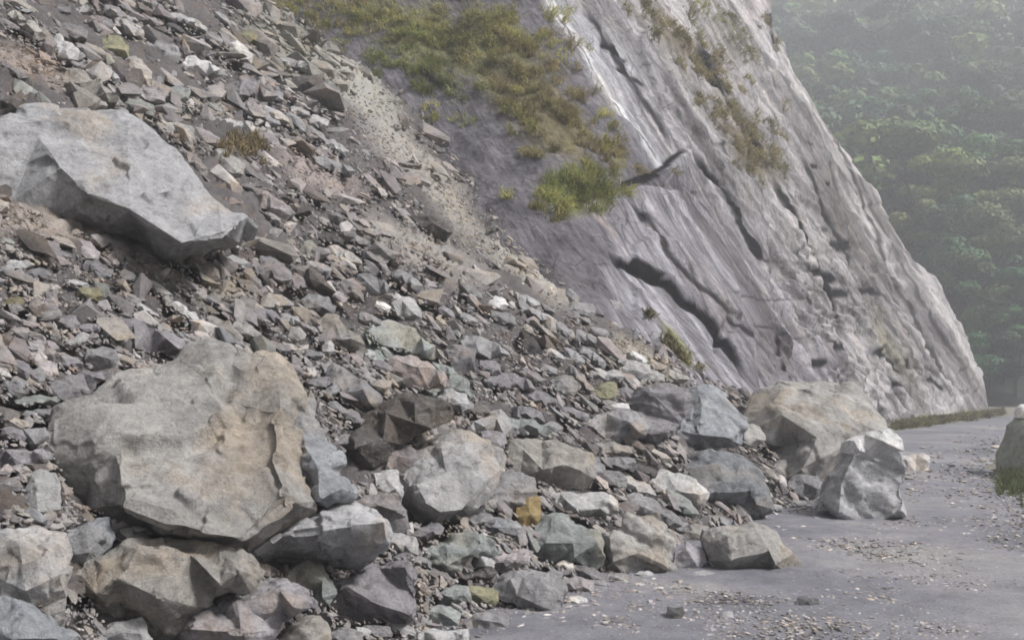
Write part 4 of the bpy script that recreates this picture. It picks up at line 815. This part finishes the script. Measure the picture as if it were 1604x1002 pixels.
def cliff_roots(patches, rg):
    ro, no, co = [], [], []
    fx, fy = CL_PX, CL_PY
    for cx, cy, rx, ry, an, n, c in patches:
        c_, s_ = math.cos(R(an)), math.sin(R(an)); n = int(n * .72)
        gs = rg.normal(size=(n, 2)) * .5; clump = rg.normal(size=(max(3, n // 9), 2)) * .70; wh = rg.integers(0, len(clump), n); gs = clump[wh] + rg.normal(size=(n, 2)) * .11
        X = cx + gs[:, 0] * rx * c_ - gs[:, 1] * ry * s_; Y = cy + gs[:, 0] * rx * s_ + gs[:, 1] * ry * c_
        ri = np.clip(((Y + 250) / 1.9).astype(int), 0, fx.shape[0] - 1)
        l_, r_ = fx[ri, 0], fx[ri, 573]; ss = np.clip((X - l_) / (r_ - l_), 0, .999); ci = np.clip((ss / .985 * 559).astype(int), 0, 572)
        ro.append(CL_P[ri, ci]); no.append(CL_N[ri, ci]); tw = rg.uniform(.75, 1.25, (len(clump), 1))[wh]; co.append(np.array(c)[None] * tw)
    return np.concatenate(ro), np.concatenate(no), np.concatenate(co)
rg = np.random.default_rng(31)
PA = [(575, 8, 60, 26, 5, 130, OCH), (520, 18, 90, 16, 10, 160, YG), (610, 42, 120, 20, 6, 220, YG), (650, 65, 110, 22, 12, 200, GREEN), (720, 55, 90, 26, 15, 200, YG), (760, 25, 80, 26, 5, 160, YG), (800, 80, 90, 34, 20, 220, YG), (660, 120, 80, 30, 25, 190, GREEN),
      (700, 150, 70, 22, 15, 120, GREEN), (620, 100, 50, 24, 20, 90, GREEN), (740, 100, 60, 26, 20, 100, OLV), (730, 172, 80, 16, -5, 120, YG), (800, 110, 70, 34, 10, 190, OCH), (845, 120, 50, 36, 30, 120, OCH), (820, 175, 50, 22, 10, 90, OLV), (850, 200, 46, 26, 40, 110, YG),
      (850, 235, 34, 18, 30, 70, OLV), (895, 140, 46, 34, 60, 130, OCH), (905, 175, 36, 30, 20, 90, OLV), (935, 210, 60, 22, 30, 110, YG), (965, 235, 60, 18, 25, 100, OCH), (880, 200, 60, 24, 20, 90, OCH), (905, 300, 56, 36, -10, 290, GREEN), (925, 280, 44, 34, 30, 160, YG), (870, 325, 46, 22, 0, 120, YG), (640, 30, 60, 16, 0, 60, OLV), (830, 40, 50, 40, 60, 100, YG), (470, 40, 90, 40, 35, 170, OLV), (440, 20, 70, 30, 30, 120, YG)]
ro, no, co = cliff_roots(PA, rg); V, T, cc = blades(ro, no, 8, .24, .009, np.array(co) * 1.9, rg, droop=.9)
me = mesh_np('cliff_grass', V, T); set_col(me, cc); o = obj('cliff_grass', me, M_GRASS); tag(o, 'yellow-green and brown grass hanging over the weathered upper slope', 'grass', kind='stuff')
PB = [(1010, 8, 60, 22, 30, 130, OLV), (1045, 35, 60, 26, 50, 170, OLV), (1075, 75, 60, 24, 55, 170, OLV), (1100, 115, 60, 22, 58, 170, OCH), (1125, 155, 60, 20, 58, 160, OLV), (1150, 190, 60, 20, 58, 160, OLV), (1172, 225, 60, 20, 58, 170, OCH), (1195, 255, 44, 22, 60, 150, OLV), (1110, 30, 70, 30, 50, 110, YG), (1150, 90, 50, 20, 55, 40, OLV),
      (1165, 140, 44, 26, 60, 60, OLV), (1190, 190, 60, 24, 62, 120, OLV), (1140, 20, 60, 20, 55, 60, OLV), (1210, 60, 30, 10, 65, 40, OLV), (1206, 35, 16, 20, 65, 30, OLV), (1045, 530, 30, 12, 70, 26, OLV), (1078, 578, 44, 10, 50, 22, OLV), (1370, 480, 20, 16, 40, 20, OLV)]
ro, no, co = cliff_roots(PB, rg); V, T, cc = blades(ro, no, 9, .27, .012, np.array(co) * 1.6, rg, droop=1.2)
me = mesh_np('ledge_grass', V, T); set_col(me, cc); o = obj('ledge_grass', me, M_GRASS); tag(o, 'dull olive grass running down the ledge between two bare rock faces', 'grass', kind='stuff')
# grass at the foot of the cliff, along the road
n = 900; f = rg.random(n); X = 1395 + 175 * f; Y = 672 - 22 * f + rg.normal(size=n) * 2.0 - 4; t_ = 1 / np.maximum(inv_ground(X, Y), .015)
ro = unproj(X, Y, np.minimum(t_, 58) * .985); ro[:, 2] = np.maximum(ro[:, 2], 0)
V, T, cc = blades(ro, np.repeat(np.array([[.6, -.4, .5]]), n, 0), 12, .26, .016, np.repeat(np.array([OLV]), n, 0) * rg.uniform(.8, 1.5, (n, 1)), rg, droop=.8)
me = mesh_np('verge_grass', V, T); set_col(me, cc); o = obj('verge_grass', me, M_GRASS); tag(o, 'low olive grass along the road at the foot of the cliff', 'grass', kind='stuff')
# brown tuft among the scree stones
def tuft(name, cx, cy, n, rx, ry, length, c, label, cat, group=None):
    X = cx + rg.normal(size=n) * rx * .5; Y = cy + rg.normal(size=n) * ry * .5; ro = unproj(X, Y, .96 / inv_talus(X, Y)); b = ro.mean(0)
    V, T, cc = blades(ro - b, np.repeat(nrm[None], n, 0), 16, length, .008, np.repeat(np.array([c]), n, 0), rg, droop=1.6)
    me = mesh_np(name, V, T); set_col(me, cc); o = obj(name, me, M_GRASS, loc=b); tag(o, label, cat, group); return o
tuft('grass_tuft', 385, 226, 60, 36, 18, .13, (.17, .135, .075), 'dry brown grass tuft uprooted among the stones right of the pale slab', 'grass tuft')

# ================================================================== ROADSIDE BANK AT THE RIGHT EDGE
def blob(name, prof, seed, m, amp, color=None, n=40):
    V = []; a_ = np.linspace(0, 2 * math.pi, n, endpoint=False)
    for z, rx, ry, ox in prof: V.append(np.stack([ox + rx * np.cos(a_), ry * np.sin(a_), z + 0 * a_], 1))
    V = np.concatenate(V); k = len(prof)
    nn = V.copy(); nn[:, 2] = 0; nn /= np.linalg.norm(nn, axis=1, keepdims=True) + 1e-6
    V = V + nn * (amp * fbm(V * 3.2, 4, seed))[:, None] + np.array([0, 0, 1]) * (amp * .5 * fbm(V * 4, 3, seed + 4))[:, None]
    idx = np.arange(k * n).reshape(k, n); T = np.stack([idx[:-1], np.roll(idx[:-1], -1, 1), np.roll(idx[1:], -1, 1), idx[1:]], -1).reshape(-1, 4)
    V = np.concatenate([V, V[-n:].mean(0)[None]]); 
    T3 = np.stack([idx[-1], np.roll(idx[-1], -1), np.full(n, len(V) - 1), np.full(n, len(V) - 1)], -1)
    bm = bmesh.new(); vs = [bm.verts.new(v) for v in V]
    for q in T: bm.faces.new([vs[i] for i in q])
    for i in range(n): bm.faces.new([vs[idx[-1][i]], vs[idx[-1][(i + 1) % n]], vs[-1]])
    bmesh.ops.recalc_face_normals(bm, faces=bm.faces[:])
    for f_ in bm.faces: f_.smooth = True
    me = bpy.data.meshes.new(name); bm.to_mesh(me); bm.free(); return me
def pt_ground(px_, py_): t_ = 1 / float(inv_ground(px_, py_)); return np.array([(px_ - 802) / F * t_, t_, 0.])
bp = pt_ground(1617, 742)
me = blob('mossy_wall_end', [(-.1, .52, .8, .0), (.3, .50, .8, .0), (.6, .44, .7, .03), (.9, .45, .6, .04), (1.15, .30, .5, .08), (1.22, .12, .3, .1)], 3, None, .10)
par = obj('mossy_wall_end', me, M_ROCK, loc=bp); par.color = (.42, .43, .36, 1)
tag(par, 'rough mossy masonry stub at the outer edge of the road', 'wall stub')
me = blob('white_stone', [(-.02, .14, .14, 0), (.06, .15, .15, 0), (.16, .13, .13, .0), (.22, .06, .06, .0)], 8, None, .02, n=24)
ws = obj('white_stone', me, M_ROCK, loc=bp + np.array([-.22, -.1, 1.08])); ws.color = (.80, .79, .76, 1); tag(ws, 'small bright white stone set on top of the mossy stub', 'stone')
n = 420; X = 1600 + rg.normal(size=n) * 26; Y = 752 + rg.normal(size=n) * 12; X = np.where(X < 1562, 1604, X); t_ = 1 / inv_ground(X, Y); ro = unproj(X, Y, t_)
V, T, cc = blades(ro, np.repeat(np.array([[0, -.3, .8]]), n, 0), 14, .16, .006, np.repeat(np.array([(.11, .125, .06)]), n, 0), rg, droop=.6)
me = mesh_np('edge_grass', V, T); set_col(me, cc); o = obj('edge_grass', me, M_GRASS); tag(o, 'short green grass growing round the base of the mossy stub', 'grass', kind='stuff')

# ================================================================== WOODED HILL BEYOND
HT = .58; HY0, HX0 = 74., 30.
hd = np.array([.25, .968])                                   # uphill direction
def hill_z(X, Y):
    b = (X - HX0) * hd[0] + (Y - HY0) * hd[1]
    return np.where(b > 0, HT * b, b * .02) + 2.2 * fbm(np.stack([X, Y, 0 * X], -1) * .03, 4, 91) * np.clip(b / 20, 0, 1) - .1
xs = np.linspace(-40, 180, 120); ys = np.linspace(55, 275, 140)
X, Y = np.meshgrid(xs, ys); Zh = hill_z(X, Y); Zh = np.where(Y < 62, -2.0, Zh)
V = np.stack([X, Y, Zh], -1).reshape(-1, 3); a = np.arange(X.size).reshape(X.shape)
T = np.stack([a[:-1, :-1], a[:-1, 1:], a[1:, 1:], a[1:, :-1]], -1).reshape(-1, 4)
o = obj('hill', mesh_np('hill', V, T), M_HILL); o['kind'] = 'structure'
def hill_hit(px_, py_):
    x, z = (px_ - 802) / F, (HY - py_) / F
    for t_ in np.arange(60, 290, .5):
        if hill_z(np.array([x * t_]), np.array([t_]))[0] > CAMZ + z * t_: return np.array([x * t_, t_, float(hill_z(np.array([x * t_]), np.array([t_]))[0])])
    return None
def crown_np(rg, H_, Rr, n, leaf, lobes=14):
    lc = rg.normal(size=(lobes, 3)); lc /= np.linalg.norm(lc, axis=1, keepdims=True); lc *= rg.uniform(.35, .9, (lobes, 1)); lc = lc * np.array([Rr, Rr, H_ * .36]); lr = rg.uniform(.26, .48, lobes) * Rr
    wh = rg.integers(0, lobes, n); d = rg.normal(size=(n, 3)); d[:, 2] += .35; d /= np.linalg.norm(d, axis=1, keepdims=True); r = rg.uniform(.72, 1.05, (n, 1))
    P = lc[wh] + d * lr[wh][:, None] * r * np.array([1, 1, .8]) + np.array([0, 0, H_ * .62])
    nn = d + rg.normal(size=(n, 3)) * .28; nn /= np.linalg.norm(nn, axis=1, keepdims=True)
    u_ = np.cross(nn, rg.normal(size=(n, 3))); u_ /= np.linalg.norm(u_, axis=1, keepdims=True); v_ = np.cross(nn, u_)
    sz = leaf * rg.uniform(.5, 1.3, (n, 1))
    V = np.stack([P - u_ * sz, P - v_ * sz * .6, P + u_ * sz, P + v_ * sz * .6], 1).reshape(-1, 3)
    return V, np.arange(n * 4).reshape(n, 4)
def trunk_np(rg, H_, r0):
    segs = []; lines = [([(0, 0, -.4), (rg.normal() * .1, rg.normal() * .1, H_ * .3), (rg.normal() * .3, rg.normal() * .3, H_ * .62)], r0)]
    for k in range(5):
        an = rg.uniform(0, 6.28); h0 = H_ * rg.uniform(.3, .5); lines.append(([(0, 0, h0), (math.cos(an) * H_ * .12, math.sin(an) * H_ * .12, h0 + H_ * .12), (math.cos(an) * H_ * .22, math.sin(an) * H_ * .22, h0 + H_ * .28)], r0 * .45))
    Vs, Ts, o_ = [], [], 0; m = 6; aa = np.linspace(0, 2 * math.pi, m, endpoint=False)
    for pts, r in lines:
        for i, p in enumerate(pts):
            rr = r * (1 - .4 * i); Vs.append(np.array(p) + np.stack([np.cos(aa) * rr, np.sin(aa) * rr, 0 * aa], 1))
        for i in range(len(pts) - 1):
            a0 = o_ + i * m + np.arange(m); b0 = o_ + i * m + (np.arange(m) + 1) % m; Ts.append(np.stack([a0, b0, b0 + m, a0 + m], 1))
        o_ += len(pts) * m
    return np.concatenate(Vs), np.concatenate(Ts)
rg = np.random.default_rng(44)
TREES = []
for k in range(6):
    H_ = 1.0; V, T = crown_np(rg, 1.0, rg.uniform(.36, .46), 3600, .021, int(rg.integers(7, 12))); cm = mesh_np('crown', V, T, smooth=False); cm.materials.append(M_LEAF)
    V, T = trunk_np(rg, 1.0, .03); tm = mesh_np('trunk', V, T); tm.materials.append(M_BARK); TREES.append((cm, tm))
NEAR = [  # crown centre px, height px, tone, label
    (1405, 300, 120, 0, 'pale green tree whose crown touches the cliff edge halfway up'), (1450, 345, 120, 1, 'yellow-green leafy tree in the first row beside the cliff'), (1500, 300, 110, 0, 'light green round tree above the yellow-green one'),
    (1440, 400, 100, 1, 'low bushy tree directly against the cliff shoulder'), (1540, 350, 130, 1, 'bright green broad tree in the middle of the near wood'), (1590, 330, 130, 2, 'dark bluish round tree at the frame edge'),
    (1490, 415, 110, 2, 'dark green tree between two brighter ones above the cliff bend'), (1590, 430, 130, 0, 'broad mid-green tree at the frame edge above the road'), (1535, 455, 120, 3, 'deep bluish-green tree behind the lowest crowns'),
    (1560, 520, 110, 2, 'dark green spreading tree overhanging the end of the road'), (1600, 520, 120, 3, 'dark tree at the frame edge over the road end'), (1515, 480, 100, 0, 'green tree leaning out over the cliff bend'),
    (1400, 235, 90, 4, 'grey-green tree fading in mist just off the cliff edge'), (1290, 105, 110, 5, 'round misty tree standing near the cliff top'), (1350, 150, 100, 5, 'misty tree right of the round one near the cliff top'),
    (1460, 215, 100, 4, 'misty grey tree above the light green round tree'), (1530, 250, 110, 4, 'tall misty tree in mid hillside'), (1590, 235, 100, 4, 'misty tree at the frame edge in mid hillside'), (1545, 180, 90, 5, 'faint tree in thick mist, upper hillside'), (1400, 90, 110, 5, 'faint broad tree high on the misty hill'), (1480, 110, 100, 5, 'faint tree high on the hill near the middle of the mist'),
        (1552, 590, 90, 3, 'dark shaded tree right behind the foot of the cliff at the road bend'), (1590, 596, 90, 3, 'dark shaded tree above the white stone at the road bend'), (1572, 560, 90, 2, 'shaded green tree just above the end of the road')]
TONE = [(.105, .175, .06), (.14, .195, .06), (.055, .115, .045), (.045, .10, .042), (.08, .125, .065), (.06, .10, .055)]
for i, (cx, cy, hp, tn, lab) in enumerate(NEAR):
    hit = hill_hit(cx, min(cy + hp * .45, 632)); 
    if hit is None: continue
    hm = hp * 1.35 * hit[1] / F; cm, tm = TREES[i % 6]
    r_ = bpy.data.objects.new('tree', None); C.objects.link(r_); r_.location = hit; r_.scale = (hm * 1.25, hm * 1.25, hm); r_.rotation_euler = (0, 0, i * 1.7)
    tag(r_, lab, 'tree', 'trees on the wooded hillside')
    c_ = obj('crown', cm, None, r_); c_.color = (*[v * float(rg.uniform(.85, 1.2)) for v in TONE[tn]], 1); obj('trunk', tm, None, r_)
Vs, Ts, Cs, n0 = [], [], [], 0
protos = [crown_np(rg, 1.0, rg.uniform(.38, .46), 620, .042, 6) for _ in range(8)]
for k in range(1000):
    Yk = 76 + 188 * rg.random() ** 1.1; px_ = rg.uniform(1120, 1850); Xk = (px_ - 802) / F * Yk; z = float(hill_z(np.array([Xk]), np.array([Yk]))[0])
    if (Xk - HX0) * hd[0] + (Yk - HY0) * hd[1] < 1: continue
    if Yk < 98 and px_ < 1640: continue
    hm = rg.uniform(4.5, 9.5) * (1 + (Yk - 76) / 260); V, T = protos[rg.integers(0, 8)]
    wv_ = rg.uniform(.85, 1.45); hm *= rg.uniform(.75, 1.25); V = V * np.array([hm * wv_, hm * wv_, hm]) + np.array([Xk, Yk, z - .12 * hm]); Vs.append(V); Ts.append(T + n0); n0 += len(V)
    tn = TONE[int(rg.integers(0, 6))]; Cs.append(np.repeat((np.array(tn) * rg.uniform(.7, 1.25))[None], len(V), 0))
me = mesh_np('forest', np.concatenate(Vs), np.concatenate(Ts), smooth=False); set_col(me, np.concatenate(Cs)); o = obj('forest', me, M_LEAF2)
tag(o, 'dense misty wood covering the hillside beyond the road', 'wood', kind='stuff')

# ================================================================== HAZE
bm = bmesh.new(); bmesh.ops.create_cube(bm, size=1); me = bpy.data.meshes.new('haze'); bm.to_mesh(me); bm.free()
pass
hz = bpy.data.objects.new('haze', me); C.objects.link(hz); hz.scale = (360, 340, 146.0); hz.location = (70, 115, 69.5); hz['kind'] = 'stuff'; hz['label'] = 'pale mist hanging in the valley air'; hz['category'] = 'haze'
m = bpy.data.materials.new('mist'); m.use_nodes = True; t = m.node_tree; t.nodes.clear(); out = t.nodes.new('ShaderNodeOutputMaterial'); pv = t.nodes.new('ShaderNodeVolumePrincipled')
pv.inputs['Color'].default_value = (.93, .95, 1, 1); pv.inputs['Density'].default_value = .0027; pv.inputs['Anisotropy'].default_value = .2; t.links.new(pv.outputs[0], out.inputs['Volume']); me.materials.append(m)
